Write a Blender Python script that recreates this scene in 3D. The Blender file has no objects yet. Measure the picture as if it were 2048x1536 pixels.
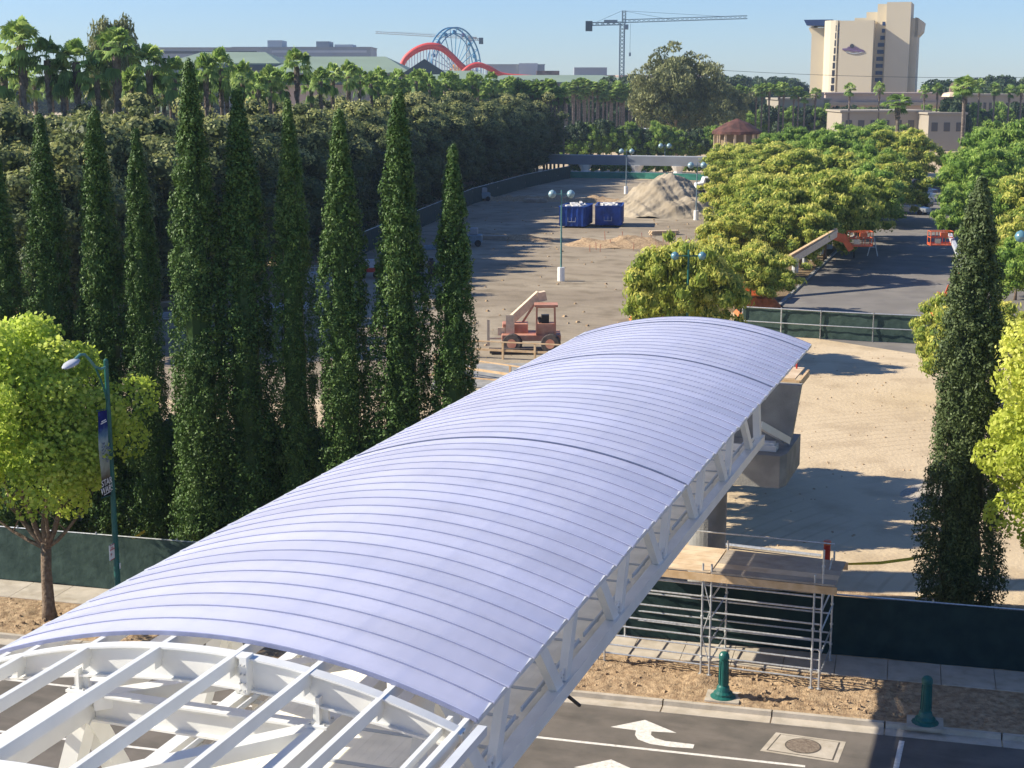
import bpy, bmesh, math, random
import numpy as np
from mathutils import Vector, Matrix
S = bpy.context.scene
R = math.radians
# ------------------------------------------------------------------ camera
F = 3060.0; HC = 17.0                      # focal length in pixels of the 2048 px wide photo, eye height
PITCH = math.atan((768-165)/F); YAW = math.atan((2090-1024)/math.hypot(F, 603))
FW = np.array([-math.sin(YAW)*math.cos(PITCH), math.cos(YAW)*math.cos(PITCH), -math.sin(PITCH)])
RT = np.array([math.cos(YAW), math.sin(YAW), 0.0]); UP = np.cross(RT, FW); CAM = np.array([0, 0, HC])
cd = bpy.data.cameras.new('camera'); cam = bpy.data.objects.new('camera', cd); S.collection.objects.link(cam)
cam.matrix_world = Matrix(((RT[0], UP[0], -FW[0], 0), (RT[1], UP[1], -FW[1], 0), (RT[2], UP[2], -FW[2], HC), (0, 0, 0, 1)))
cd.sensor_width = 36; cd.lens = F/2048*36; cd.clip_end = 6000; cd.clip_start = 0.3
S.camera = cam
# ------------------------------------------------------------------ light
SUN_EL = 33.5
sd = np.array([0.954, 0.298]); sd /= np.linalg.norm(sd)          # shadows fall this way
w = bpy.data.worlds.new('World'); S.world = w; w.use_nodes = True
nt = w.node_tree; bg = nt.nodes['Background']; sky = nt.nodes.new('ShaderNodeTexSky')
sky.sky_type = 'NISHITA'; sky.sun_disc = False; sky.sun_elevation = R(SUN_EL)
sky.sun_rotation = math.atan2(-sd[0], -sd[1]); sky.altitude = 0; sky.air_density = 1.0; sky.dust_density = 0.1; sky.ozone_density = 3.0
tint = nt.nodes.new('ShaderNodeMix'); tint.data_type = 'RGBA'; tint.blend_type = 'MULTIPLY'; tint.inputs[0].default_value = 1
tint.inputs[7].default_value = (.70, .88, 1.26, 1); nt.links.new(sky.outputs[0], tint.inputs[6])
nt.links.new(tint.outputs[2], bg.inputs[0]); bg.inputs[1].default_value = 0.072
sl = bpy.data.lights.new('sun', 'SUN'); so = bpy.data.objects.new('sun', sl); S.collection.objects.link(so)
sl.energy = 5.0; sl.angle = R(0.5); sl.color = (1.0, 0.92, 0.77)
ldir = Vector((sd[0]*math.cos(R(SUN_EL)), sd[1]*math.cos(R(SUN_EL)), -math.sin(R(SUN_EL))))
so.rotation_euler = ldir.to_track_quat('-Z', 'Y').to_euler()
S.view_settings.view_transform = 'Standard'; S.view_settings.look = 'None'; S.view_settings.gamma = 1
S.view_settings.exposure = 0.83
# ------------------------------------------------------------------ helpers
rng = np.random.default_rng(7); random.seed(7)
def ray(x, y): return FW + RT*(x-1024)/F - UP*(y-768)/F
def G(x, y, z=0.0):
    r = ray(x, y); return CAM + r*((z-HC)/r[2])
def D(x, y, d):                            # the point seen at (x, y) at horizontal depth d
    r = ray(x, y); h = math.hypot(FW[0], FW[1]); k = (r[0]*FW[0]+r[1]*FW[1])/h
    return CAM + r*(d/k)
def proj(v):
    d = np.array(v, float)-CAM; z = d@FW; return 1024+F*(d@RT)/z, 768-F*(d@UP)/z
def zat(py, X, Y):
    lo, hi = -5, 90
    for _ in range(40):
        m = (lo+hi)/2
        if proj((X, Y, m))[1] > py: lo = m
        else: hi = m
    return m
def tag(o, label=None, cat=None, group=None, kind=None):
    if label: o['label'] = label
    if cat: o['category'] = cat
    if group: o['group'] = group
    if kind: o['kind'] = kind
    return o
def empty(name, loc=(0, 0, 0), rz=0.0, label=None, cat=None, group=None):
    o = bpy.data.objects.new(name, None); S.collection.objects.link(o)
    o.location = loc; o.rotation_euler = (0, 0, rz); o.empty_display_size = .3
    return tag(o, label, cat, group)
def link(name, me, mat, parent=None):
    if mat is not None and not me.materials: me.materials.append(mat)
    o = bpy.data.objects.new(name, me); S.collection.objects.link(o)
    if parent is not None: o.parent = parent
    return o
def copy_tree(o, parent=None):
    c = o.copy(); S.collection.objects.link(c); c.parent = parent
    for ch in [x for x in o.children]: copy_tree(ch, c)
    return c
class MB:
    def __init__(s): s.v = []; s.f = []
    def box(s, c, d, rot=None, taper=None):
        hx, hy, hz = d[0]/2, d[1]/2, d[2]/2; M = rot if rot is not None else Matrix.Identity(3); b = len(s.v); c = Vector(c)
        for z in (-hz, hz):
            t = taper if (taper and z > 0) else 1.0
            for x, y in ((-hx, -hy), (hx, -hy), (hx, hy), (-hx, hy)): s.v.append(tuple(c+M@Vector((x*t, y*t, z))))
        for q in ((0, 3, 2, 1), (4, 5, 6, 7), (0, 1, 5, 4), (1, 2, 6, 5), (2, 3, 7, 6), (3, 0, 4, 7)): s.f.append(tuple(b+i for i in q))
        return s
    def bar(s, a, b, w, h, up=(0, 0, 1)):      # rectangular bar from a to b, w across, h along up
        a = Vector(a); b = Vector(b); z = (b-a); L = z.length; z.normalize(); u = Vector(up)
        x = z.cross(u)
        if x.length < 1e-4: x = z.cross(Vector((1, 0, 0)))
        x.normalize(); y = x.cross(z).normalized()
        M = Matrix((x, y, z)).transposed(); return s.box((a+b)/2, (w, h, L), M)
    def tube(s, pts, r, n=8, cap=True):
        pts = [Vector(p) for p in pts]; rs = r if isinstance(r, (list, tuple)) else [r]*len(pts); b0 = len(s.v); pr = None
        for i, p in enumerate(pts):
            d = (pts[min(i+1, len(pts)-1)]-pts[max(i-1, 0)]).normalized()
            ref = Vector((0, 0, 1)) if abs(d.z) < .9 else Vector((1, 0, 0))
            x = d.cross(ref).normalized() if pr is None else (pr-d*pr.dot(d)).normalized(); pr = x
            y = d.cross(x)
            for k in range(n):
                a = 2*math.pi*k/n; s.v.append(tuple(p+(x*math.cos(a)+y*math.sin(a))*rs[i]))
        for i in range(len(pts)-1):
            for k in range(n):
                a = b0+i*n+k; c = b0+i*n+(k+1) % n; s.f.append((a, c, c+n, a+n))
        if cap:
            s.f.append(tuple(b0+k for k in range(n))[::-1]); s.f.append(tuple(b0+(len(pts)-1)*n+k for k in range(n)))
        return s
    def cyl(s, c, r, h, n=16, r2=None, axis=(0, 0, 1)):
        c = Vector(c); a = Vector(axis).normalized(); return s.tube([c, c+a*h], [r, r if r2 is None else r2], n)
    def lathe(s, c, prof, n=16):               # prof: (radius, z)
        b = len(s.v)
        for r, z in prof:
            for k in range(n):
                a = 2*math.pi*k/n; s.v.append((c[0]+r*math.cos(a), c[1]+r*math.sin(a), c[2]+z))
        for i in range(len(prof)-1):
            for k in range(n):
                p = b+i*n+k; q = b+i*n+(k+1) % n; s.f.append((p, q, q+n, p+n))
        s.f.append(tuple(b+k for k in range(n))[::-1]); s.f.append(tuple(b+(len(prof)-1)*n+k for k in range(n)))
        return s
    def prism(s, poly, z0, z1, M=None):        # vertical extrusion of a plan polygon
        n = len(poly); b = len(s.v)
        for z in (z0, z1):
            for x, y in poly:
                v = Vector((x, y, z)); s.v.append(tuple(M@v if M is not None else v))
        s.f.append(tuple(b+i for i in range(n))[::-1]); s.f.append(tuple(b+n+i for i in range(n)))
        for i in range(n): j = (i+1) % n; s.f.append((b+i, b+j, b+n+j, b+n+i))
        return s
    def build(s, name, mat, parent=None, smooth=False, bevel=0.0):
        me = bpy.data.meshes.new(name); me.from_pydata(s.v, [], s.f); me.validate(); me.update()
        if len(s.f) < 3000:
            bm = bmesh.new(); bm.from_mesh(me); bmesh.ops.recalc_face_normals(bm, faces=bm.faces)
            if bevel: bmesh.ops.bevel(bm, geom=bm.edges[:], offset=bevel, segments=1, affect='EDGES')
            bm.to_mesh(me); bm.free()
        if smooth: me.shade_smooth()
        return link(name, me, mat, parent)
def quads(name, verts, mat, parent=None, tone=None, nv=4):   # many separate leaf faces in one go
    n = len(verts)//nv; me = bpy.data.meshes.new(name)
    me.vertices.add(len(verts)); me.vertices.foreach_set('co', np.ascontiguousarray(verts, dtype=np.float32).ravel())
    me.loops.add(n*nv); me.loops.foreach_set('vertex_index', np.arange(n*nv, dtype=np.int32))
    me.polygons.add(n); me.polygons.foreach_set('loop_start', np.arange(0, n*nv, nv, dtype=np.int32))
    me.update(calc_edges=True)
    if tone is not None:
        a = me.attributes.new('tone', 'FLOAT', 'FACE'); a.data.foreach_set('value', tone.astype(np.float32))
    return link(name, me, mat, parent)
# ------------------------------------------------------------------ materials
def newmat(name):
    m = bpy.data.materials.new(name); m.use_nodes = True; return m, m.node_tree, m.node_tree.nodes['Principled BSDF']
def mat(name, col, rough=.6, metal=0.0, var=.12, scale=6.0, bump=0.0, bscale=30.0, col2=None, spec=.4, detail=6, obj=False):
    m, t, b = newmat(name); n = t.nodes; l = t.links
    b.inputs['Roughness'].default_value = rough; b.inputs['Metallic'].default_value = metal
    b.inputs['Specular IOR Level'].default_value = spec
    tc = n.new('ShaderNodeTexCoord' if obj else 'ShaderNodeNewGeometry'); src = tc.outputs['Object' if obj else 'Position']
    nz = n.new('ShaderNodeTexNoise'); nz.inputs['Scale'].default_value = scale; nz.inputs['Detail'].default_value = detail
    l.new(src, nz.inputs['Vector'])
    mx = n.new('ShaderNodeMix'); mx.data_type = 'RGBA'
    c2 = col2 or tuple(min(1, c*(1+var)) for c in col); c1 = col if col2 else tuple(c*(1-var) for c in col)
    mx.inputs[6].default_value = (*c1, 1); mx.inputs[7].default_value = (*c2, 1)
    rp = n.new('ShaderNodeValToRGB'); rp.color_ramp.elements[0].position = .36; rp.color_ramp.elements[1].position = .64
    l.new(nz.outputs['Fac'], rp.inputs[0]); l.new(rp.outputs[0], mx.inputs[0]); l.new(mx.outputs[2], b.inputs['Base Color'])
    if bump:
        nb = n.new('ShaderNodeTexNoise'); nb.inputs['Scale'].default_value = bscale; nb.inputs['Detail'].default_value = 8
        l.new(src, nb.inputs['Vector']); bp = n.new('ShaderNodeBump'); bp.inputs['Strength'].default_value = bump
        bp.inputs['Distance'].default_value = .05; l.new(nb.outputs['Fac'], bp.inputs['Height']); l.new(bp.outputs[0], b.inputs['Normal'])
    return m
def leafmat(name, cols, trans=.3, rough=.55, ramp=None):
    m, t, b = newmat(name); n = t.nodes; l = t.links
    at = n.new('ShaderNodeAttribute'); at.attribute_name = 'tone'
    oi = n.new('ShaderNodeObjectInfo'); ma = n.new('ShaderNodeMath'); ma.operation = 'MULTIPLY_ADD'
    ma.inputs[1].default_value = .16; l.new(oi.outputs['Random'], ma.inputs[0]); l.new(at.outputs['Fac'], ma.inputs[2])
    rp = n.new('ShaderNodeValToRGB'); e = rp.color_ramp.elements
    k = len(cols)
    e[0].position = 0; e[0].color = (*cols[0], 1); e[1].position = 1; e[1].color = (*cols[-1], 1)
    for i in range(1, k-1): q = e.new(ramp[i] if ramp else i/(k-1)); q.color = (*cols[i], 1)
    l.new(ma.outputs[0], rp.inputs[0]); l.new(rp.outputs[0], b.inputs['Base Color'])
    b.inputs['Roughness'].default_value = rough; b.inputs['Specular IOR Level'].default_value = .25
    tr = n.new('ShaderNodeBsdfTranslucent'); l.new(rp.outputs[0], tr.inputs['Color'])
    mx = n.new('ShaderNodeMixShader'); mx.inputs[0].default_value = trans
    l.new(b.outputs[0], mx.inputs[1]); l.new(tr.outputs[0], mx.inputs[2]); l.new(mx.outputs[0], n['Material Output'].inputs['Surface'])
    return m
def groundmat(name, c1, c2, c3, tracks=True):
    m, t, b = newmat(name); n = t.nodes; l = t.links
    g = n.new('ShaderNodeNewGeometry'); b.inputs['Roughness'].default_value = .95; b.inputs['Specular IOR Level'].default_value = .1
    def noise(sc, det=6, vec=None):
        z = n.new('ShaderNodeTexNoise'); z.inputs['Scale'].default_value = sc; z.inputs['Detail'].default_value = det
        l.new(vec or g.outputs['Position'], z.inputs['Vector']); return z.outputs['Fac']
    def ramp(s, a, c):
        r = n.new('ShaderNodeMapRange'); r.inputs[1].default_value = a; r.inputs[2].default_value = c; l.new(s, r.inputs[0]); return r.outputs[0]
    def mix(f, a, c):
        x = n.new('ShaderNodeMix'); x.data_type = 'RGBA'; l.new(f, x.inputs[0])
        for i, v in ((6, a), (7, c)):
            if isinstance(v, tuple): x.inputs[i].default_value = (*v, 1)
            else: l.new(v, x.inputs[i])
        return x.outputs[2]
    col = mix(ramp(noise(.07, 5), .4, .62), c1, c2)
    col = mix(ramp(noise(.45, 9), .48, .75), col, c3)
    if tracks:
        for cx, cy, sc_, th_ in ((16, 48, .42, .82),):
            mp2 = n.new('ShaderNodeMapping'); mp2.inputs['Location'].default_value = (-cx, -cy, 0); l.new(g.outputs['Position'], mp2.inputs[0])
            w2 = n.new('ShaderNodeTexWave'); w2.wave_type = 'RINGS'; w2.rings_direction = 'Z'; w2.inputs['Scale'].default_value = sc_; w2.inputs['Distortion'].default_value = 1.6; w2.inputs['Detail'].default_value = 3; w2.inputs['Detail Scale'].default_value = .3
            l.new(mp2.outputs[0], w2.inputs[0]); k2 = n.new('ShaderNodeMath'); k2.operation = 'MULTIPLY'; l.new(ramp(w2.outputs['Fac'], th_, .99), k2.inputs[0]); l.new(ramp(noise(.09, 3), .44, .6), k2.inputs[1])
            k3 = n.new('ShaderNodeMath'); k3.operation = 'MULTIPLY'; k3.inputs[1].default_value = .6; l.new(k2.outputs[0], k3.inputs[0]); col = mix(k3.outputs[0], col, c3)
    l.new(col, b.inputs['Base Color'])
    bp = n.new('ShaderNodeBump'); bp.inputs['Strength'].default_value = .36; bp.inputs['Distance'].default_value = .10
    ad = n.new('ShaderNodeMath'); ad.operation = 'ADD'; l.new(noise(.9, 8), ad.inputs[0]); l.new(noise(5, 5), ad.inputs[1]); l.new(ad.outputs[0], bp.inputs['Height'])
    l.new(bp.outputs[0], b.inputs['Normal'])
    return m
M = {}
M['dirt'] = groundmat('dirt', (.52, .405, .262), (.58, .46, .305), (.42, .32, .205))
M['soil'] = mat('soil', (.28, .19, .115), .95, var=.3, scale=5, bump=.9, bscale=18, col2=(.47, .34, .21), spec=.1)
M['mulch'] = mat('mulch', (.16, .11, .065), .95, scale=22, bump=1, bscale=40, col2=(.30, .22, .13), spec=.1)
M['asphalt'] = mat('asphalt', (.128, .114, .098), .85, scale=1.1, bump=.35, bscale=60, col2=(.175, .152, .13), spec=.25, detail=10)
M['asphalt_old'] = mat('asphalt_old', (.17, .155, .14), .9, scale=.5, bump=.3, bscale=30, col2=(.23, .21, .185), spec=.2, detail=10)
M['concrete'] = mat('concrete', (.42, .37, .30), .85, scale=2.2, bump=.25, bscale=35, col2=(.52, .46, .38), spec=.2, detail=10)
M['concrete_grey'] = mat('concrete_grey', (.235, .23, .215), .85, scale=1.6, bump=.3, bscale=20, col2=(.33, .32, .295), spec=.2, detail=10)
M['joint'] = mat('joint', (.10, .085, .07), .9)
M['paint_white'] = mat('paint_white', (.62, .58, .52), .7, scale=9, col2=(.78, .75, .69), bump=.2, bscale=60, detail=10)
M['steel_white'] = mat('steel_white', (.70, .70, .67), .38, var=.05, scale=1.5, spec=.5, bump=.04, bscale=8)
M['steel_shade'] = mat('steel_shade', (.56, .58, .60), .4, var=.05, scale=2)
M['galv'] = mat('galv', (.52, .53, .53), .38, metal=.55, var=.16, scale=14)
M['panel'] = mat('panel', (.745, .76, .945), .3, var=.05, scale=.6, spec=.5, bump=.02, bscale=3)
def add_trans(m, col, f):
    t = m.node_tree; tr = t.nodes.new('ShaderNodeBsdfTranslucent'); tr.inputs['Color'].default_value = (*col, 1); mx = t.nodes.new('ShaderNodeMixShader'); mx.inputs[0].default_value = f
    t.links.new(t.nodes['Principled BSDF'].outputs[0], mx.inputs[1]); t.links.new(tr.outputs[0], mx.inputs[2]); t.links.new(mx.outputs[0], t.nodes['Material Output'].inputs['Surface'])
add_trans(M['panel'], (.97, .97, 1.0), .46)
M['seam'] = mat('seam', (.25, .27, .40), .5, var=.08)
M['joint_blue'] = mat('joint_blue', (.10, .12, .2), .5)
M['deck'] = mat('deck', (.90, .84, .70), .6, var=.08, scale=2, bump=.1)
M['green_pole'] = mat('green_pole', (.012, .10, .085), .4, var=.15, scale=5)
M['green_pale'] = mat('green_pale', (.10, .24, .22), .45)
M['lamp_grey'] = mat('lamp_grey', (.45, .47, .50), .35)
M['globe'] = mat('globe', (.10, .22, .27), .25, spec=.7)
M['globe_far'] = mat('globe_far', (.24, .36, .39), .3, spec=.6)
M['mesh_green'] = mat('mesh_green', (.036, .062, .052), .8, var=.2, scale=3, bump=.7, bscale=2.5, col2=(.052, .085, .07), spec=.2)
M['mesh_shaded'] = mat('mesh_shaded', (.010, .025, .026), .8, scale=2, bump=.7, bscale=2.5, col2=(.016, .036, .034), spec=.2)  # darker copy of the green mesh, shade put into the colour
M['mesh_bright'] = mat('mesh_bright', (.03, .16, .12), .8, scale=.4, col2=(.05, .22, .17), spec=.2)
M['wood'] = mat('wood', (.50, .33, .17), .75, scale=3, col2=(.62, .44, .26), bump=.2)
M['ply'] = mat('ply', (.52, .38, .24), .8, scale=2, col2=(.66, .52, .36), bump=.1)
M['ply_grey'] = mat('ply_grey', (.30, .25, .20), .8, scale=2, col2=(.40, .34, .27), bump=.1)
M['blue'] = mat('blue', (.015, .06, .28), .45, var=.3, scale=1.5)
M['blue_bright'] = mat('blue_bright', (.03, .13, .5), .5, var=.2)
M['debris'] = mat('debris', (.45, .42, .38), .9, scale=2.5, col2=(.75, .74, .72), bump=.8, bscale=6)
M['orange'] = mat('orange', (.62, .12, .035), .45, var=.18, scale=2)
M['orange_dull'] = mat('orange_dull', (.52, .15, .05), .8, var=.25, scale=3, bump=.6, bscale=4)
M['salmon'] = mat('salmon', (.42, .17, .11), .6, scale=2, col2=(.52, .27, .18))
M['cream_paint'] = mat('cream_paint', (.66, .52, .36), .55, var=.1)
M['rubber'] = mat('rubber', (.03, .025, .025), .85, var=.3, scale=8)
M['rubber_dusty'] = mat('rubber_dusty', (.07, .055, .05), .9, var=.3, scale=5)
M['black'] = mat('black', (.012, .012, .014), .5)
M['glass'] = mat('glass', (.03, .045, .06), .08, spec=.8)
M['white'] = mat('white', (.78, .77, .74), .5, var=.05)
M['bark'] = mat('bark', (.13, .085, .055), .9, scale=9, col2=(.22, .16, .11), bump=.8, bscale=14, obj=True)
M['bark_pale'] = mat('bark_pale', (.26, .2, .15), .9, scale=6, col2=(.38, .31, .24), bump=.6, obj=True)
M['palm_bark'] = mat('palm_bark', (.11, .085, .065), .95, scale=3, col2=(.24, .19, .15), bump=.9, bscale=5, obj=True)
M['yellow'] = mat('yellow', (.62, .52, .04), .5, var=.1)
M['red'] = mat('red', (.45, .03, .02), .5)
M['gravel'] = mat('gravel', (.24, .21, .17), .95, scale=14, col2=(.46, .41, .34), bump=1, bscale=22)
M['pile'] = mat('pile', (.28, .23, .165), .95, scale=.5, col2=(.39, .33, .245), bump=.9, bscale=3, detail=9, spec=.1)
M['hotel'] = mat('hotel', (.56, .49, .36), .8, var=.04, scale=.05)
M['hotel_dark'] = mat('hotel_dark', (.02, .04, .12), .3)
M['hotel_win'] = mat('hotel_win', (.035, .03, .04), .2, spec=.7)
M['purple'] = mat('purple', (.19, .12, .24), .6)
M['beige'] = mat('beige', (.32, .28, .22), .85, var=.06, scale=.1)
M['pinkbeige'] = mat('pinkbeige', (.38, .30, .25), .85, var=.06, scale=.1)
M['greybuild'] = mat('greybuild', (.28, .30, .32), .8, var=.06, scale=.06)
M['greybuild_lt'] = mat('greybuild_lt', (.45, .47, .48), .8, var=.06, scale=.06)
M['greenroof'] = mat('greenroof', (.20, .26, .19), .7, var=.06, scale=.08)
M['teal_roof'] = mat('teal_roof', (.03, .055, .075), .6)
M['brown_roof'] = mat('brown_roof', (.09, .035, .025), .8, var=.4, scale=.8)
M['terracotta'] = mat('terracotta', (.15, .10, .08), .9, var=.4, scale=.4)
M['ride_red'] = mat('ride_red', (.62, .045, .03), .5)
M['ride_blue'] = mat('ride_blue', (.04, .20, .36), .5)
M['ride_gold'] = mat('ride_gold', (.78, .38, .08), .5)
M['crane'] = mat('crane', (.16, .22, .26), .6)
M['crane_pale'] = mat('crane_pale', (.42, .40, .36), .6)
M['monorail'] = mat('monorail', (.20, .22, .25), .8, var=.1, scale=.2)
M['dry'] = mat('dry', (.20, .15, .09), .9)
M['leaf_cyp'] = leafmat('leaf_cyp', [(.018, .048, .013), (.08, .15, .030), (.20, .28, .075)], .12)
M['leaf_cyp_grey'] = leafmat('leaf_cyp_grey', [(.025, .045, .016), (.085, .12, .04), (.19, .23, .09)], .12)
M['leaf_ficus'] = leafmat('leaf_ficus', [(.025, .048, .016), (.10, .135, .042), (.30, .33, .11), (.46, .45, .17)], .35, ramp=[0, .45, .75, 1])
M['leaf_locust'] = leafmat('leaf_locust', [(.05, .11, .018), (.28, .36, .055), (.60, .60, .13), (.80, .70, .18)], .42, ramp=[0, .4, .72, 1])
M['leaf_green'] = leafmat('leaf_green', [(.04, .10, .018), (.22, .36, .055), (.52, .62, .15)], .42)
M['leaf_lime'] = leafmat('leaf_lime', [(.14, .25, .03), (.50, .62, .09), (.86, .88, .24)], .5)
M['leaf_gold'] = leafmat('leaf_gold', [(.14, .22, .02), (.50, .56, .08), (.84, .82, .22)], .45)
M['leaf_euc'] = leafmat('leaf_euc', [(.05, .065, .025), (.17, .19, .07), (.34, .34, .15)], .25)
M['leaf_palm'] = leafmat('leaf_palm', [(.06, .13, .035), (.28, .42, .10), (.60, .70, .24)], .4)
M['leaf_dark'] = leafmat('leaf_dark', [(.012, .03, .012), (.03, .06, .02), (.07, .10, .035)], .15)
def patches(m, sc, dark, a, b_, stretch=None):
    t = m.node_tree; n = t.nodes; l = t.links; bs = n['Principled BSDF']; src = bs.inputs['Base Color'].links[0].from_socket
    g = n.new('ShaderNodeNewGeometry'); vec = g.outputs['Position']
    if stretch: mp = n.new('ShaderNodeMapping'); mp.inputs['Scale'].default_value = stretch; l.new(vec, mp.inputs[0]); vec = mp.outputs[0]
    z = n.new('ShaderNodeTexNoise'); z.inputs['Scale'].default_value = sc; z.inputs['Detail'].default_value = 8; z.inputs['Roughness'].default_value = .65; l.new(vec, z.inputs['Vector'])
    r = n.new('ShaderNodeMapRange'); r.inputs[1].default_value = a; r.inputs[2].default_value = b_; l.new(z.outputs['Fac'], r.inputs[0])
    x = n.new('ShaderNodeMix'); x.data_type = 'RGBA'; x.blend_type = 'MULTIPLY'; x.inputs[7].default_value = (*dark, 1); l.new(r.outputs[0], x.inputs[0]); l.new(src, x.inputs[6]); l.new(x.outputs[2], bs.inputs['Base Color'])
t_ = M['panel'].node_tree; bs_ = t_.nodes['Principled BSDF']; sc_ = bs_.inputs['Base Color'].links[0].from_socket; oi_ = t_.nodes.new('ShaderNodeObjectInfo')
mr_ = t_.nodes.new('ShaderNodeMapRange'); mr_.inputs[3].default_value = .91; mr_.inputs[4].default_value = 1.03; t_.links.new(oi_.outputs['Random'], mr_.inputs[0])
vm_ = t_.nodes.new('ShaderNodeVectorMath'); vm_.operation = 'SCALE'; t_.links.new(sc_, vm_.inputs[0]); t_.links.new(mr_.outputs[0], vm_.inputs['Scale']); t_.links.new(vm_.outputs[0], bs_.inputs['Base Color'])
patches(M['panel'], 1.0, (.90, .90, .90), .5, .75, (1, 3, 1)); patches(M['asphalt'], .5, (.72, .72, .72), .52, .7, (.35, 1.4, 1)); patches(M['asphalt'], 9, (.8, .8, .8), .6, .7); patches(M['concrete'], 1.2, (.8, .77, .72), .5, .7); patches(M['asphalt_old'], .25, (.75, .75, .75), .5, .7)
patches(M['paint_white'], 12, (.55, .53, .5), .58, .68)
# ------------------------------------------------------------------ street frame
TH = math.atan(.075); U = np.array([math.cos(TH), math.sin(TH)]); N = np.array([-math.sin(TH), math.cos(TH)]); O = np.array([-3.0, 39.8])
def st(s, n, z=0.0): p = O+U*s+N*n; return (p[0], p[1], z)
def ston(p): q = np.array(p[:2])-O; return float(q@U), float(q@N)
def sheet(name, poly, z, m, parent=None):
    me = bpy.data.meshes.new(name); me.from_pydata([(p[0], p[1], z) for p in poly], [], [tuple(range(len(poly)))]); me.update()
    if me.polygons[0].normal.z < 0: me.flip_normals()
    return link(name, me, m, parent)
# ground
tag(sheet('ground', [(-3000, -200), (3000, -200), (3000, 4000), (-3000, 4000)], -.012, M['dirt']), kind='structure')
tag(sheet('road', [st(-120, -22)[:2], st(120, -22)[:2], st(120, -.55)[:2], st(-120, -.55)[:2]], 0, M['asphalt']), kind='structure')
b = MB()
for k in range(-40, 40):
    s0, s1 = k*3.0+.02, k*3.0+2.98
    b.prism([st(s0, -.15)[:2], st(s1, -.15)[:2], st(s1, 0)[:2], st(s0, 0)[:2]], -.01, .15)
    b.prism([st(s0, -.6)[:2], st(s1, -.6)[:2], st(s1, -.15)[:2], st(s0, -.15)[:2]], -.02, .012)
tag(b.build('kerb', M['concrete']), kind='structure')
b = MB()
for k in range(-80, 80):
    b.prism([st(k*1.5+.01, 3.0)[:2], st(k*1.5+1.49, 3.0)[:2], st(k*1.5+1.49, 4.55)[:2], st(k*1.5+.01, 4.55)[:2]], -.01, .165)
tag(b.build('sidewalk', M['concrete']), kind='structure')
# rough soil strip between kerb and sidewalk
def rough(name, s0, s1, n0, n1, step, z0, amp, m, seed):
    r = np.random.default_rng(seed); ns = int((s1-s0)/step)+1; nn = int((n1-n0)/step)+1
    h = np.zeros((ns, nn))
    for o_, a in ((9, .5), (4, .3), (1, .25)):
        c = r.normal(size=(ns//o_+3, nn//o_+3)); si = np.arange(ns)/o_; ni = np.arange(nn)/o_
        i = si.astype(int); j = ni.astype(int); fi = (si-i)[:, None]; fj = (ni-j)[None, :]
        h += a*((c[i][:, j]*(1-fi)+c[i+1][:, j]*fi)*(1-fj)+(c[i][:, j+1]*(1-fi)+c[i+1][:, j+1]*fi)*fj)
    e = np.minimum(np.arange(nn), np.arange(nn)[::-1])/max(1, nn*.15); h *= np.clip(e, 0, 1)[None, :]
    v = []; f = []
    for i in range(ns):
        for j in range(nn): v.append(st(s0+i*step, n0+j*(n1-n0)/(nn-1), z0+max(-.1, h[i, j]*amp)))
    for i in range(ns-1):
        for j in range(nn-1): a = i*nn+j; f.append((a, a+nn, a+nn+1, a+1))
    me = bpy.data.meshes.new(name); me.from_pydata(v, [], f); me.update()
    if me.polygons[0].normal.z < 0: me.flip_normals()
    me.shade_smooth()
    return tag(link(name, me, m), kind='structure')
rough('soil_strip', -45, 12, 0.0, 3.0, .09, .14, .075, M['soil'], 3)
rough('planting_soil', -60, 30, 4.75, 11, .25, .05, .12, M['soil'], 5)
# parking aisle beyond
tag(sheet('parking_aisle', [G(1556, 617)[:2], G(1700, 480)[:2], G(1835, 372)[:2], (-14, 420), (4, 420), (0, 100), (-6, 99.0), (-19.5, 107)], -.006, M['asphalt_old']), kind='structure')
b = MB()
pts = [G(1556, 617), G(1700, 480), G(1835, 372)]
for a, c in zip(pts[:-1], pts[1:]):
    L = np.linalg.norm(c-a); k = int(L/3)
    for i in range(k): p = a+(c-a)*i/k; q = a+(c-a)*(i+.98)/k; b.bar((p[0]-.15, p[1], .03), (q[0]-.15, q[1], .03), .25, .2)
tag(b.build('parking_kerb', M['concrete_grey']), kind='structure')
lotm = groundmat('lot_dirt', (.27, .22, .16), (.36, .30, .22), (.18, .145, .10))
tag(sheet('graded_lot', [(-24, 84), (-26, 130), (-33, 200), (-42, 268), (-92, 268), (-80, 200), (-66, 120), (-60, 82), (-42, 70)], -.008, lotm), kind='structure')
# verge under the trees left of aisle
tag(sheet('verge', [G(1545, 620)[:2], G(1690, 480)[:2], G(1828, 372)[:2], (-26, 400), (-40, 400), (-33, 200), (-25, 130), (-23, 112)], -.009, M['mulch']), kind='structure')
# painted markings
def paint(name, px, label, cat, z=.004, group=None):
    return tag(sheet(name, [G(x, y)[:2] for x, y in px], z, M['paint_white']), label, cat, group)
def strip(name, s0, s1, n, wd, label, group=None, z=.004):
    return tag(sheet(name, [st(s0, n-wd/2)[:2], st(s1, n-wd/2)[:2], st(s1, n+wd/2)[:2], st(s0, n+wd/2)[:2]], z, M['paint_white']), label, 'road marking', group)
strip('lane_line', -60, -1.9, -3.05, .12, 'long white lane line on the road next to the far kerb and turn arrow', None)
strip('lane_line', -60, 20, -6.3, .12, 'white lane line on the road below the open bridge frame')
p0 = G(1803, 1482); tag(sheet('stripe', [(p0[0]-.06, p0[1]), (p0[0]+.08, p0[1]), (p0[0]+.08, p0[1]-4), (p0[0]-.06, p0[1]-4)], .008, M['paint_white']), 'short white stripe crossing the shaded road beside the manhole pad', 'road marking')
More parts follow.
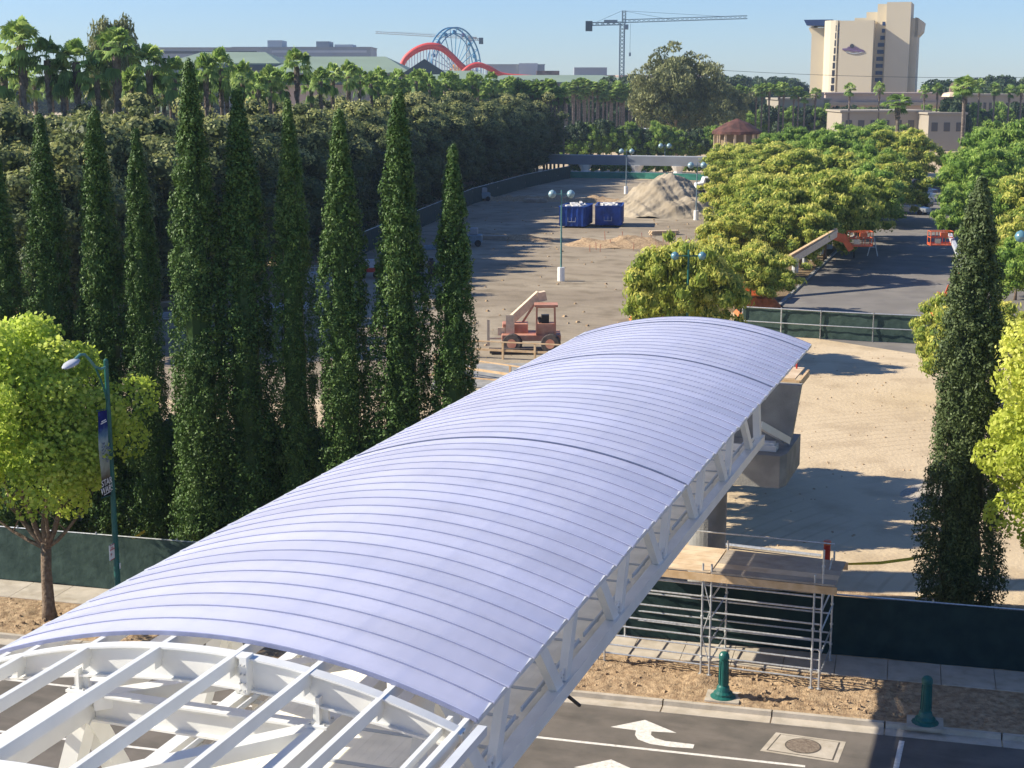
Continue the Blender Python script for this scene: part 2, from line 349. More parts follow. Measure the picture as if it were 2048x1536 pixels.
ar = [(1221, 1454), (1290, 1440), (1353, 1466), (1303, 1463), (1302, 1470), (1309, 1476), (1330, 1482), (1389, 1489), (1386, 1497), (1340, 1494), (1300, 1488), (1276, 1479), (1270, 1470), (1272, 1461)]
A = [G(x, y)[:2] for x, y in ar]
def arrow(dx, dy, label):
    me = bpy.data.meshes.new('turn_arrow'); me.from_pydata([(p[0]+dx, p[1]+dy, .004) for p in A], [], [tuple(range(len(A)))]); me.update()
    if me.polygons[0].normal.z < 0: me.flip_normals()
    tag(link('turn_arrow', me, M['paint_white']), label, 'road marking')
arrow(0, 0, 'white painted turn arrow on the road just right of the bridge')
dd = G(1222, 1519)-G(1290, 1440); arrow(dd[0], dd[1], 'white painted arrow cut off by the bottom edge of the photo')
# manhole pad
vb = empty('manhole_pad', label='square concrete manhole pad with a round iron lid set into the road', cat='manhole')
vp = [G(x, y) for x, y in ((1552, 1465), (1692, 1484), (1676, 1526), (1520, 1502))]; vc = sum(vp)/4
sheet('frame', [p[:2] for p in vp], .006, M['concrete'], vb)
sheet('joint_line', [(vc+(p-vc)*.86)[:2] for p in vp], .010, M['joint'], vb)
sheet('slab', [(vc+(p-vc)*.82)[:2] for p in vp], .014, M['concrete'], vb)
mc = G(1606, 1493)
sheet('rim', [(mc[0]+.47*math.cos(a*R(10)), mc[1]+.47*math.sin(a*R(10))) for a in range(36)], .018, M['joint'], vb)
sheet('lid', [(mc[0]+.43*math.cos(a*R(10)), mc[1]+.43*math.sin(a*R(10))) for a in range(36)], .022, mat('iron', (.16, .12, .09), .7, scale=14, col2=(.26, .21, .16), bump=.6), vb)
# ------------------------------------------------------------------ footbridge
br = empty('footbridge', (-9.8, 30, 0), label='white steel footbridge with an arched pale lilac roof crossing the road', cat='footbridge')
XC, HW, RISE, Z0 = -9.79, 3.57, .66, 9.16
def arch(x): return Z0+RISE*(1-((x-XC)/HW)**2)
class BB(MB):
    def build(s, name, m, parent=None, **k):
        s.v = [(x+9.8, y-30, z) for x, y, z in s.v]; return MB.build(s, name, m, parent or br, **k)
P0, PS = 16.84, .546
for i in range(54):
    y0 = P0+PS*i; y1 = y0+PS; b = BB(); n = 30; base = 0; jg = .025*((i*7) % 5-2)/2
    for k in range(n+1):
        u = -1+2*k/n
        for (yy, dz, ex) in ((y0+.012, .044, .03), (y1-.010, .034, 0), (y1-.010, 0.006, 0), (y0+.012, .018, .03)):
            x = XC+(HW+ex+jg*.5)*u; b.v.append((x, yy, arch(XC+HW*u)+dz))
    for k in range(n):
        a = k*4; c = a+4
        for q in range(4): r2 = (q+1) % 4; b.f.append((a+q, a+r2, c+r2, c+q))
    b.f += [(0, 3, 2, 1), (n*4, n*4+1, n*4+2, n*4+3)]
    b.build('roof_panel', M['panel'])
def archbar(y0, y1, zlo, zhi, hw=HW, dx=0, n=30):
    b = BB()
    for k in range(n+1):
        u = -1+2*k/n; x = XC+hw*u; z = arch(x)
        lo = zlo(u) if callable(zlo) else zlo
        for yy, dz in ((y0, zhi), (y1, zhi), (y1, lo), (y0, lo)): b.v.append((x, yy, z+dz))
    for k in range(n):
        a = k*4; c = a+4
        for q in range(4): r2 = (q+1) % 4; b.f.append((a+q, a+r2, c+r2, c+q))
    b.f += [(0, 3, 2, 1), (n*4, n*4+1, n*4+2, n*4+3)]
    return b
for i in range(55):
    y = P0+PS*i; wd = .03 if i in (22, 41, 52) else .010
    archbar(y-wd, y+(.016 if wd < .03 else .03), -.01, .045 if wd < .03 else .055).build('roof_seam', M['seam'] if wd < .03 else M['joint_blue'])
XP = [-13.15, -12.65, -11.6, -10.5, -9.4, -8.35, -7.35, -6.35]
for x in XP:
    BB().bar((x, 6, arch(x)-.1), (x, 46.2, arch(x)-.1), .075, .17).build('purlin', M['steel_white'])
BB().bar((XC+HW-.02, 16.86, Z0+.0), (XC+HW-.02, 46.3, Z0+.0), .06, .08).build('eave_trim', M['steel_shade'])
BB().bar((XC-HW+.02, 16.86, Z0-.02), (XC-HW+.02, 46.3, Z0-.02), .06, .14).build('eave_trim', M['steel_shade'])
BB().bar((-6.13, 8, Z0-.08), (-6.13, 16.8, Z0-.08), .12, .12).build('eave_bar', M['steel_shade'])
BB().bar((-6.55, 8, Z0+.0), (-6.55, 16.8, Z0+.0), .06, .1).build('eave_bar', M['steel_white'])
YN = [16.5+3.72*k for k in range(-3, 8)]
for y in YN:
    if y > 46: continue
    web = archbar(y-.02, y+.02, lambda u: -.2-.28*(1-u*u)**.6*1.0 if abs(u) < .97 else -.16, -.02-.0, hw=HW*.985)
    o = web.build('arch_rib', M['steel_white'])
    archbar(y-.09, y+.09, -.045, -.018, hw=HW*.985).build('rib_flange', M['steel_white'], o)
    lo = archbar(y-.09, y+.09, -.03, -.0, hw=HW*.97)
    lo.v = [(x, yy, z-(.17+.28*max(0, 1-((x-XC)/HW)**2)**.6)) for x, yy, z in lo.v]; lo.build('rib_flange', M['steel_white'], o)
    for x in XP[1:-1]:
        zz = arch(x)
        BB().box((x, y-.1, zz-.2), (.02, .16, .2)).build('stiffener', M['steel_white'], o)
for x in (-9.2,):
    BB().box((x, 16.42, arch(x)-.23), (.1, .2, .5)).build('splice_plate', M['steel_white'])
XTR = lambda y: -8.2 if y < 18 else -7.5
XTL = -11.75; ZT = 8.98; XBR, XBL, ZB = -7.33, -12.4, 6.55
# top chords, ties and braces
BB().bar((-8.2, 6, ZT-.2), (-8.2, 18.3, ZT-.2), .24, .42).build('top_chord', M['steel_white'])
BB().bar((-7.5, 17.4, ZT-.12), (-7.5, 44.2, ZT-.12), .24, .36).build('top_chord', M['steel_white'])
BB().bar((-7.36, 43.9, ZB+.1), (-7.5, 44.0, ZT-.3), .27, .2, up=(1, 0, 0)).build('end_post', M['steel_white'])
BB().bar((XTL, 6, ZT-.2), (XTL, 43, ZT-.2), .24, .42).build('top_chord', M['steel_white'])
for y in YN:
    if y > 43.5: continue
    t = BB()
    t.box(((XTL+XTR(y))/2, y+.1, ZT-.06), (XTR(y)-XTL-.26, .22, .03)); t.box(((XTL+XTR(y))/2, y+.1, ZT-.42), (XTR(y)-XTL-.26, .22, .03)); t.box(((XTL+XTR(y))/2, y+.1, ZT-.24), (XTR(y)-XTL-.26, .04, .33))
    t.build('tie_beam', M['steel_white'])
    for x in (XTL, XTR(y)):
        t = BB(); t.box((x, y, (arch(x)-.3+ZT)/2), (.05, .22, arch(x)-.3-ZT)); t.box((x, y, ZT+.03), (.3, .34, .035)); t.box((x, y, ZT+.14), (.22, .04, .2))
        t.build('bearing', M['steel_white'])
    if y-3.72 > 4: BB().bar((XTL+.15, y-3.72, ZT-.14), (XTR(y)-.15, y, ZT-.14), .24, .2).build('cross_brace', M['steel_white'])
    # trusses
    xr = XTR(y)
    yb_ = y+.12; xt_ = -7.5
    for sg_ in (-1, 1):
        if 4 < yb_+sg_*1.8 < 43.9 and yb_ > 6: BB().bar((XBR, yb_+sg_*.17, ZB+.12), (xt_, yb_+sg_*1.72, ZT-.3), .27, .15, up=(1, 0, 0)).build('truss_diagonal', M['steel_white'])
    BB().bar((XBL, y+.05, ZB+.1), (XTL, y+.05, ZT-.35), .30, .24, up=(1, 0, 0)).build('truss_post', M['steel_white'])
    if y < 40:
        BB().bar((XBL, y+1.9, ZB+.1), (XTL, y+.05, ZT-.35), .30, .24, up=(1, 0, 0)).build('truss_diagonal', M['steel_white'])
for y in YN:
    if y < 43.5: BB().box((XBR, y+.18, ZB+.27), (.03, .7, .24)).build('gusset_plate', M['steel_white'])
for x in (XBR, XBL):
    BB().bar((x, 4, ZB+.06), (x, 44.3, ZB+.06), .24, .26).build('bottom_chord', M['steel_white'])
for x, s in ((XBR, -1), (XBL, 1)):
    t = BB(); y = 4.2
    while y < 43: t.bar((x+s*.30, y, ZB+.17), (x+s*.30, min(y+3.4, 43.3), ZB+.17), .03, .09); y += 3.72
    t.build('toe_plate', M['steel_shade'])
for y in np.arange(7.2, 43, 1.86):
    BB().box(((XBR+XBL)/2, y, ZB-.15), (XBR-XBL-.3, .16, .22)).build('floor_beam', M['steel_white'])
t = BB(); x = -12.0
while x < -7.62:
    t.box((x+.05, 23.8, ZB+.03), (.10, 39.4, .05)); t.box((x+.12, 23.8, ZB+.028), (.05, 39.4, .048)); x += .14
t.build('deck', M['deck'])
t = BB()
for y in np.arange(20.2, 43, 1.24): t.box((-9.8, y, ZB+.062), (4.3, .1, .012))  # grey bars stand in for shadow bands cast across the deck
t.build('deck_shadow_band', M['greybuild_lt'])
t = BB(); t.bar((XBR+.1, 24.2, ZB-.1), (XBR+.36, 24.05, ZB-.18), .045, .045); t.build('drain_spout', M['black'])
t = BB()
for y in (16.5, 12.78):
    for x in (XTL, -8.2):
        for dx in (-.1, .1):
            for dy in (-.12, .12): t.cyl((x+dx, y+dy, ZT+.045), .018, .03, 6)
for zz in (-.08, -.2, -.32, -.42):
    for dx in (-.03, .03): t.cyl((-9.2+dx, 16.31, arch(-9.2)+zz), .014, .03, 6, axis=(0, -1, 0))
for y in YN:
    if y < 43:
        for dy in (-.1, .05, .2, .35, .5):
            for dz in (.16, .3): t.cyl((XBR+.014, y+dy+.03, ZB+dz), .018, .02, 6, axis=(1, 0, 0))
tag(t.build('bolts', M['galv']), kind='stuff')
# pier
pr = empty('pier', (-9.6, 47, 0), label='grey concrete pier with a wide cap carrying the far end of the footbridge', cat='bridge pier')
t = MB(); t.cyl((.2, 0, -.2), .6, 5.2, 28); t.build('column', M['concrete_grey'], pr, smooth=False)
t = MB(); t.prism([(-2.0, -2.0), (2.75, -2.0), (2.9, -1.6), (2.9, 1.2), (-2.0, 1.2)], 4.95, 5.95); t.build('cap', M['concrete_grey'], pr)
t = MB(); t.prism([(-3.2, 5.955), (2.75, 5.955), (3.0, 7.75), (-3.2, 7.75)], .1, .5, Matrix(((1, 0, 0), (0, 0, 1), (0, 1, 0)))); t.build('back_wall', M['concrete_grey'], pr)
for x in (2.3, -2.6):
    t = MB(); t.box((x, -1.3, 6.05), (.5, .5, .18)); t.box((x, -1.3, 6.17), (.36, .3, .08)); t.build('bearing_pad', M['steel_shade'], pr)
t = MB(); t.bar((2.15, -2.3, 6.95), (2.75, -.5, 6.1), .18, .22); t.build('strut', M['steel_white'], pr)
pl = empty('timber_platform', (-8.6, 48.5, 0), label='small timber work platform at the top of the bridge pier', cat='platform')
t = MB()
for k in range(8): t.box((-1.6+.45*k, 0, 7.86), (.42, 2.0, .05))
t.build('planks', M['ply'], pl)
t = MB(); t.box((0, -1.0, 7.72), (3.8, .06, .22)); t.box((1.9, 0, 7.72), (.08, 1.9, .22)); t.build('edge_board', M['wood'], pl)
t = MB(); t.cyl((1.55, .7, 7.88), .03, 1.0, 8); t.build('post', M['red'], pl)
t = MB(); t.bar((1.55, .7, 8.85), (-1.6, .7, 8.85), .05, .05); t.build('rail', M['wood'], pl)
# ------------------------------------------------------------------ scaffold
sc = empty('scaffold', (-6.5, 43, .15), label='galvanised tube scaffold with plywood planks standing on the sidewalk beside the footbridge', cat='scaffold')
so_ = np.array([-6.5, 43, .15])
fr = G(1637, 1378, .15); fm = G(1418, 1350, .15); rr = G(1665, 1312, .15)
us = (fr-fm)/np.linalg.norm(fr-fm); vn = np.array([-us[1], us[0], 0]); L = np.linalg.norm(fr-fm); dep = 2.3
def sp(a, b_, z): return tuple(fr-us*a+vn*b_+np.array([0, 0, z])-so_)
t = MB(); k = 0
for a in (0, .22, L, L+.25, 2*L, 2*L+.2):
    for d_ in (0, dep):
        if a in (.22, L+.25, 2*L+.2) and d_: continue
        top = 4.1 if (a == 0 and d_ == 0) else (3.4 if d_ else 3.35)
        q = MB(); q.tube([sp(a, d_, 0), sp(a, d_, top)], .03, 8)
        for z in np.arange(.5, top, .62): q.cyl(sp(a, d_, z), .05, .05, 8)
        q.cyl(sp(a, d_, 0), .08, .02, 8)
        q.build('standard', M['galv'], sc)
for d_ in (0, dep):
    for z in (.28, .55, .85, 1.15, 1.45, 1.9, 2.35, 2.7):
        if d_ and z not in (.55, 1.45, 2.35, .85): continue
        MB().tube([sp(0, d_+.04, z), sp(2*L+.2, d_+.04, z)], .028, 8).build('ledger', M['galv'], sc)
for a in (0, L, 2*L):
    for z in (.4, 1.0, 1.7, 2.3, 2.95): MB().tube([sp(a, 0, z), sp(a, dep, z)], .024, 8).build('transom', M['galv'], sc)
MB().tube([sp(0, 0, 2.6), sp(0, dep*.8, 3.3)], .024, 8).build('brace', M['galv'], sc)
MB().tube([sp(0, dep, 3.6), sp(2*L, dep, 3.6)], .024, 8).build('guard_rail', M['galv'], sc)
MB().tube([sp(L, 0, .3), sp(L+.25, 0, 1.2), sp(L, 0, 2.0), sp(L+.25, 0, 2.9)], .016, 6).build('brace', M['galv'], sc)
for i in range(5):
    t = MB(); t.bar(sp(-.35, .18+i*.46, 3.1), sp(L, .18+i*.46, 3.1), .44, .045, up=(0, 0, 1)); t.build('plank', M['ply_grey'] if i != 1 else M['ply'], sc)
    t = MB(); t.bar(sp(L+.03, .18+i*.46, 3.12), sp(2*L+.3, .18+i*.46, 3.12), .44, .045, up=(0, 0, 1)); t.build('plank', M['ply'], sc)
t = MB(); t.bar(sp(-.4, -.03, 2.95), sp(2*L, -.03, 2.95), .05, .22); t.build('edge_joist', M['wood'], sc)
t = MB(); t.bar(sp(-.4, dep+.05, 2.95), sp(2*L, dep+.05, 2.95), .05, .22); t.build('edge_joist', M['wood'], sc)
# ------------------------------------------------------------------ fences
def fence(name, pts, h, label, m, step=3.0, post=M['galv'], z=.15, rails=(0,), pm=.03, wob=.05, soff=-.07):
    e = empty(name, (pts[0][0], pts[0][1], 0), label=label, cat='fence'); o3 = Vector((pts[0][0], pts[0][1], 0)); first = True
    for a, c in zip(pts[:-1], pts[1:]):
        a = Vector((a[0], a[1], z)); c = Vector((c[0], c[1], z)); Lf = (c-a).length; n = max(1, round(Lf/step)); d = (c-a).normalized(); nn = Vector((-d.y, d.x, 0))
        for i in range(n+1):
            p = a+(c-a)*i/n-o3
            if i < n or True: MB().tube([p, p+Vector((0, 0, h+.08))], pm, 6).build('post', post, e)
        nx = max(2, int(Lf/.3)); nz = 5; v = []; f = []
        for i in range(nx+1):
            for j in range(nz+1):
                t_ = i/nx; wv = wob*(math.sin(i*1.7+j*.9)*.5+math.sin(i*.53+j*2.1)*.7+random.uniform(-.12, .12))
                p = a+(c-a)*t_+nn*(wv+soff)+Vector((0, 0, .03+(h-.03)*j/nz))-o3; v.append(tuple(p))
        for i in range(nx):
            for j in range(nz): q = i*(nz+1)+j; f.append((q, q+nz+1, q+nz+2, q+1))
        me = bpy.data.meshes.new('screen'); me.from_pydata(v, [], f); me.update(); me.shade_smooth(); link('screen', me, m, e)
        MB().tube([a+Vector((0, 0, h))-o3, c+Vector((0, 0, h))-o3], pm*.9, 6).build('top_rail', post, e)
        for r_ in rails:
            if r_: MB().tube([a+Vector((0, 0, r_))-nn*.12-o3, c+Vector((0, 0, r_))-nn*.12-o3], pm*.8, 6).build('mid_rail', post, e)
    return e
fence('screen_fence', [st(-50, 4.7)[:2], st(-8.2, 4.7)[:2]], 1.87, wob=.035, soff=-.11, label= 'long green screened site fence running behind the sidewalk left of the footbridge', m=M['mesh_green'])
fence('screen_fence', [st(-8.2, 4.72)[:2], st(20, 4.55)[:2]], 1.87, wob=.035, soff=-.11, label= 'green screened fence, shade painted in, behind the scaffold and bollards at lower right', m=M['mesh_shaded'])
fa = G(1484, 668); fb = G(1640, 678); fc = G(1745, 684); fd = G(1960, 694)
fence('screen_fence', [fa[:2], fb[:2], fc[:2], fd[:2]], 1.9, 'green screened gate fence with pale rails across the start of the shaded parking aisle', M['mesh_green'], step=3.1, z=0, rails=(.95,), pm=.045, soff=.12)
hp = [G(700, 520), G(945, 408), G(1050, 376), G(1140, 356)]
fence('screen_fence', [p[:2] for p in hp], 2.2, 'dark green screened fence along the foot of the dense tree hedge', M['mesh_shaded'], step=4, z=0, pm=.04)
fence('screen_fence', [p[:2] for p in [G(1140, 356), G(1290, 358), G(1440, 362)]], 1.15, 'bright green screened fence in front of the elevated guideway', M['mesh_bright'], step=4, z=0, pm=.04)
# ------------------------------------------------------------------ street lamp with banner, bollards
lp = G(240, 1262, .15); lo3 = (lp[0], lp[1], .15)
e = empty('street_lamp', (lp[0], lp[1], 1.41), label='green street lamp with curved arm and blue event banner, behind the left street tree', cat='street lamp')
e.scale = (1, 1, .926)
MB().lathe((0, 0, 0), [(.17, -1.37), (.17, -1.1), (.10, -.9), (.09, 1.5), (.065, 7.7), (.075, 7.72), (.075, 7.95), (.02, 8.0)], 12).build('pole', M['green_pole'], e, smooth=False)
dL = np.array([-N[0], -N[1], 0])  # arm points to the camera's left, as in the photo
def al(d, z): return (dL[0]*d, dL[1]*d, z)
MB().tube([al(0, 7.72), al(.35, 7.72), al(.65, 7.85), al(.95, 8.15), al(1.2, 8.35), al(1.45, 8.4), al(1.75, 8.3)], .045, 8).build('arm', M['green_pale'], e)
MB().tube([al(0, 6.4), al(.15, 6.9), al(.35, 7.35), al(.62, 7.8)], .03, 8).build('brace', M['green_pole'], e)
hd = MB(); c0 = Vector(al(2.0, 8.2)); n_ = 12
for i, (u_, r_) in enumerate(((-.42, .02), (-.34, .12), (-.15, .19), (.1, .19), (.3, .12), (.42, .03))):
    for k in range(n_):
        a = 2*math.pi*k/n_; p = c0+Vector((dL[0], dL[1], -.18))*u_+Vector((-dL[1], dL[0], 0))*r_*math.cos(a)+Vector((0, 0, 1))*r_*.5*math.sin(a); hd.v.append(tuple(p))
for i in range(5):
    for k in range(n_): a = i*n_+k; c = i*n_+(k+1) % n_; hd.f.append((a, c, c+n_, a+n_))
hd.build('lamp_head', M['lamp_grey'], e, smooth=True)
# banner: dark blue top fading to a pale middle and black foot, lettering at the bottom
bm_, t, bb_ = newmat('banner'); n = t.nodes; l = t.links
tc = n.new('ShaderNodeTexCoord'); sx = n.new('ShaderNodeSeparateXYZ'); l.new(tc.outputs['Object'], sx.inputs[0])
mr = n.new('ShaderNodeMapRange'); mr.inputs[1].default_value = 3.4; mr.inputs[2].default_value = 6.4; l.new(sx.outputs[2], mr.inputs[0])
nz = n.new('ShaderNodeTexNoise'); nz.inputs['Scale'].default_value = 5; l.new(tc.outputs['Object'], nz.inputs[0])
ma = n.new('ShaderNodeMath'); ma.operation = 'MULTIPLY_ADD'; ma.inputs[1].default_value = .12; l.new(nz.outputs[0], ma.inputs[0]); l.new(mr.outputs[0], ma.inputs[2])
rp = n.new('ShaderNodeValToRGB'); cr = rp.color_ramp; cr.elements[0].position = 0; cr.elements[0].color = (.005, .006, .01, 1); cr.elements[1].position = 1; cr.elements[1].color = (.01, .015, .16, 1)
for p_, c_ in ((.24, (.006, .008, .012)), (.29, (.16, .12, .09)), (.42, (.45, .47, .42)), (.68, (.50, .56, .58)), (.78, (.13, .24, .40)), (.86, (.012, .03, .22))): q = cr.elements.new(p_); q.color = (*c_, 1)
l.new(ma.outputs[0], rp.inputs[0]); l.new(rp.outputs[0], bb_.inputs['Base Color']); bb_.inputs['Roughness'].default_value = .7; trb = n.new('ShaderNodeBsdfTranslucent'); l.new(rp.outputs[0], trb.inputs[0]); mxb = n.new('ShaderNodeMixShader'); mxb.inputs[0].default_value = .55; l.new(bb_.outputs[0], mxb.inputs[1]); l.new(trb.outputs[0], mxb.inputs[2]); l.new(mxb.outputs[0], n['Material Output'].inputs['Surface'])
bo = MB(); nb = 10
for j in range(nb+1):
    z = 3.42+j*(6.3-3.42)/nb; o_ = .03*math.sin(j*.8)
    for d_ in (.10, .38, .66):
        x, y, _ = al(d_, z); y += o_*(d_/.66); bo.v.append((x, y-.0, z+(.1*d_)))
for j in range(nb):
    for i in (0, 1): a = j*3+i; bo.f.append((a, a+1, a+4, a+3))
ban = bo.build('banner', bm_, e, smooth=True)
for z in (3.42, 6.34): MB().tube([al(.05, z), al(.7, z+.07)], .015, 6).build('banner_arm', M['green_pole'], e)
def text(body, size, loc, rz, m, parent, name='lettering', ext=.004, tilt=0, sy=1.0, space=1.0):
    c = bpy.data.curves.new(name, 'FONT'); c.body = body; c.size = size; c.extrude = ext; c.align_x = 'CENTER'; c.align_y = 'CENTER'; c.space_line = .8; c.space_character = space
    o = bpy.data.objects.new(name, c); S.collection.objects.link(o)
    dg = bpy.context.evaluated_depsgraph_get(); me = bpy.data.meshes.new_from_object(o.evaluated_get(dg)); bpy.data.objects.remove(o)
    o = link(name, me, None, parent); me.materials.clear(); me.materials.append(m)
    o.location = loc; o.rotation_euler = (R(90), tilt, rz); o.scale = (1, sy, 1); return o
BR = math.atan2(RT[1], RT[0]); BT = TH+math.pi/2; fo = Vector((U[0], U[1], 0))*.035; RB_ = np.array([N[0], N[1], 0])
x, y, _ = al(.38, 0); off = (x+fo.x, y+fo.y)
text('STAR\nWARS', .27, (off[0], off[1], 3.82), BT, M['white'], ban, sy=1.15)
text('the season\nof wonder', .0001, (off[0], off[1], 5.9), BT, M['white'], e) if False else None
q = MB(); q.bar((off[0]-.2*RB_[0], off[1]-.2*RB_[1], 3.56), (off[0]+.22*RB_[0], off[1]+.22*RB_[1], 3.58), .012, .025); q.build('rule', M['white'], ban)
q = MB()
for zz, ww in ((6.0, .26), (5.94, .34)): q.bar((off[0]-ww/2*RB_[0], off[1]-ww/2*RB_[1], zz), (off[0]+ww/2*RB_[0], off[1]+ww/2*RB_[1], zz+.02), .01, .035)
q.build('small_lettering', M['white'], ban)
q = MB(); r_ = random.Random(5)
for i in range(26):
    u_ = r_.uniform(-.2, .22); z_ = 4.95+r_.uniform(-.28, .28)-u_*.6
    q.bar((off[0]+u_*RB_[0], off[1]+u_*RB_[1], z_), (off[0]+(u_+.1)*RB_[0], off[1]+(u_+.1)*RB_[1], z_+r_.uniform(-.1, .06)), .01, .035)
q.build('printed_artwork', mat('ink', (.05, .08, .13), .7, scale=20, col2=(.3, .36, .42)), ban)
# parking sign on the pole
sg = MB(); sxo = al(.17, 0); sg.box((sxo[0], sxo[1]-.06, 1.5), (.30, .02, .52), Matrix.Rotation(BT, 3, 'Z')); sgn = sg.build('parking_sign', M['white'], e)
bx = Vector((sxo[0], sxo[1]-.06, 0))+fo*.6
bs = MB()
for (z_, hh) in ((1.25, .02), (1.75, .02)): bs.bar((bx.x-.13*RB_[0], bx.y-.13*RB_[1], z_), (bx.x+.13*RB_[0], bx.y+.13*RB_[1], z_), .006, hh)
bs.build('sign_border', M['red'], sgn)
text('NO\nPARKING', .075, (bx.x, bx.y, 1.62), BT, M['red'], sgn, ext=.002)
text('P', .14, (bx.x-.07*RB_[0], bx.y-.07*RB_[1], 1.42), BT, M['red'], sgn, ext=.002)
MB().box((fo.x*3.4, fo.y*3.4, .95), (.05, .012, .2), Matrix.Rotation(BT, 3, 'Z')).build('sticker', M['white'], e)
def bollard(px, py, label):
    p = G(px, py, .15); e = empty('bollard', (p[0], p[1], .15), TH, label=label, cat='bollard', group='green bollards in the kerb strip')
    MB().lathe((0, 0, 0), [(.36, .0), (.36, .05), (.27, .10), (.27, .16), (.20, .22), (.17, .34), (.13, .38), (.115, 1.12), (.15, 1.15), (.15, 1.20), (.14, 1.27), (.10, 1.33), (.03, 1.36)], 16).build('shaft', M['green_pole'], e)
    q = MB()
    for k in range(8): a = k*math.pi/4; q.bar((.135*math.cos(a), .135*math.sin(a), .4), (.12*math.cos(a), .12*math.sin(a), 1.1), .03, .03)
    q.build('fluting', M['green_pole'], e)
    MB().box((0, 0, .005), (.95, .8, .07)).build('footing', M['concrete'], e)
bollard(1446, 1395, 'green cast bollard in sunlight in front of the scaffold')
bollard(1850, 1447, 'green cast bollard standing in the shade at lower right')
# ------------------------------------------------------------------ foliage
ORD = ['first', 'second', 'third', 'fourth', 'fifth', 'sixth', 'seventh', 'eighth', 'ninth', 'tenth', 'eleventh', 'twelfth', 'thirteenth', 'fourteenth', 'fifteenth', 'sixteenth', 'seventeenth', 'eighteenth', 'nineteenth', 'twentieth', 'twenty-first', 'twenty-second', 'twenty-third', 'twenty-fourth', 'twenty-fifth', 'twenty-sixth', 'twenty-seventh', 'twenty-eighth', 'twenty-ninth', 'thirtieth']
cnt = {}
def ordlab(key, text):
    cnt[key] = cnt.get(key, 0)+1; return text % ORD[min(29, cnt[key]-1)]
def unit(a): return a/np.maximum(1e-9, np.linalg.norm(a, axis=1, keepdims=True))
def leaf_quads(p, nrm, size, aspect=.55, r=rng, droop=None):
    n = len(p); t = r.normal(size=(n, 3))
    if droop is not None: t = t*.5+np.array([0, 0, droop])
    nrm = unit(nrm); t = unit(t-nrm*np.sum(t*nrm, 1, keepdims=True)); b = np.cross(nrm, t)
    s = (size*r.uniform(.65, 1.35, n))[:, None] if np.isscalar(size) else size[:, None]
    v = np.stack([p+t*s, p+b*s*aspect, p-t*s, p-b*s*aspect], 1); return v.reshape(-1, 3)
def clumps(cent, rad, per, size, r, tone_fn, jitter=.55, shell=(.7, 1.05), up=.25, aspect=.55, droop=None):
    K = len(cent); i = np.repeat(np.arange(K), per); n = len(i)
    d = unit(r.normal(size=(n, 3))+np.array([0, 0, up])); rr = r.uniform(shell[0], shell[1], n)[:, None]
    p = cent[i]+d*rad[i]*rr; nr = d+r.normal(size=(n, 3))*jitter
    tone = tone_fn(i, d, p)
    return leaf_quads(p, nr, size, aspect, r, droop), tone
def core_mesh(cent, rad, seed):
    v, f = [], []
    t = (1+5**.5)/2
    ico = unit(np.array([(-1, t, 0), (1, t, 0), (-1, -t, 0), (1, -t, 0), (0, -1, t), (0, 1, t), (0, -1, -t), (0, 1, -t), (t, 0, -1), (t, 0, 1), (-t, 0, -1), (-t, 0, 1)], float))
    F_ = [(0, 11, 5), (0, 5, 1), (0, 1, 7), (0, 7, 10), (0, 10, 11), (1, 5, 9), (5, 11, 4), (11, 10, 2), (10, 7, 6), (7, 1, 8), (3, 9, 4), (3, 4, 2), (3, 2, 6), (3, 6, 8), (3, 8, 9), (4, 9, 5), (2, 4, 11), (6, 2, 10), (8, 6, 7), (9, 8, 1)]
    out = []
    for c, r in zip(cent, rad):
        q = c+ico*r*.72
        for a in F_: out.append(q[list(a)])
    return np.concatenate(out) if out else np.zeros((0, 3))
PROTO = {}
def put(kind, loc, sc=(1, 1, 1), rz=0.0, name=None, label=None, cat=None, group=None):
    pr_ = PROTO[kind]; e = empty(name, loc, rz, label, cat, group); e.scale = sc
    for nm, me in pr_:
        o = bpy.data.objects.new(nm, me); S.collection.objects.link(o); o.parent = e
    return e
def proto(kind, parts):                       # parts: objects; keep only their meshes
    PROTO[kind] = [(o.name.split('.')[0], o.data) for o in parts]
    for o in parts: bpy.data.objects.remove(o)
def trunk(h, r0, r1, limbs=0, seed=0, m='bark', spread=.5, start=.45, lean=.0):
    r = random.Random(seed); t = MB()
    pts = [(lean*h*(k/6)**2+r.uniform(-.03, .03)*h*.3*(k > 0), r.uniform(-.03, .03)*h*.3*(k > 0), h*k/6) for k in range(7)]
    t.tube(pts, [r0*1.35]+[r0+(r1-r0)*k/6 for k in range(1, 7)], 9)
    for i in range(limbs):
        a = 2*math.pi*i/limbs+r.uniform(-.4, .4); k = start+r.uniform(0, .4)*(1-start); z = h*k; L_ = h*spread*r.uniform(.7, 1.1)
        p = Vector((lean*h*k*k, 0, z)); q = [p]
        for s_ in range(1, 5): q.append(p+Vector((math.cos(a)*L_*.62*s_/4, math.sin(a)*L_*.62*s_/4, L_*(s_/4)**.9*.8))+Vector((r.uniform(-1, 1), r.uniform(-1, 1), 0))*L_*.05)
        t.tube(q, [r0*.5, r0*.4, r0*.28, r0*.18, r0*.08], 6)
        for s_ in (2, 3):
            a2 = a+r.uniform(-1.1, 1.1); p2 = q[s_]; t.tube([p2, p2+Vector((math.cos(a2)*L_*.25, math.sin(a2)*L_*.25, L_*.25))], [r0*.2, r0*.06], 5)
    return t.build('trunk', M[m], smooth=True)
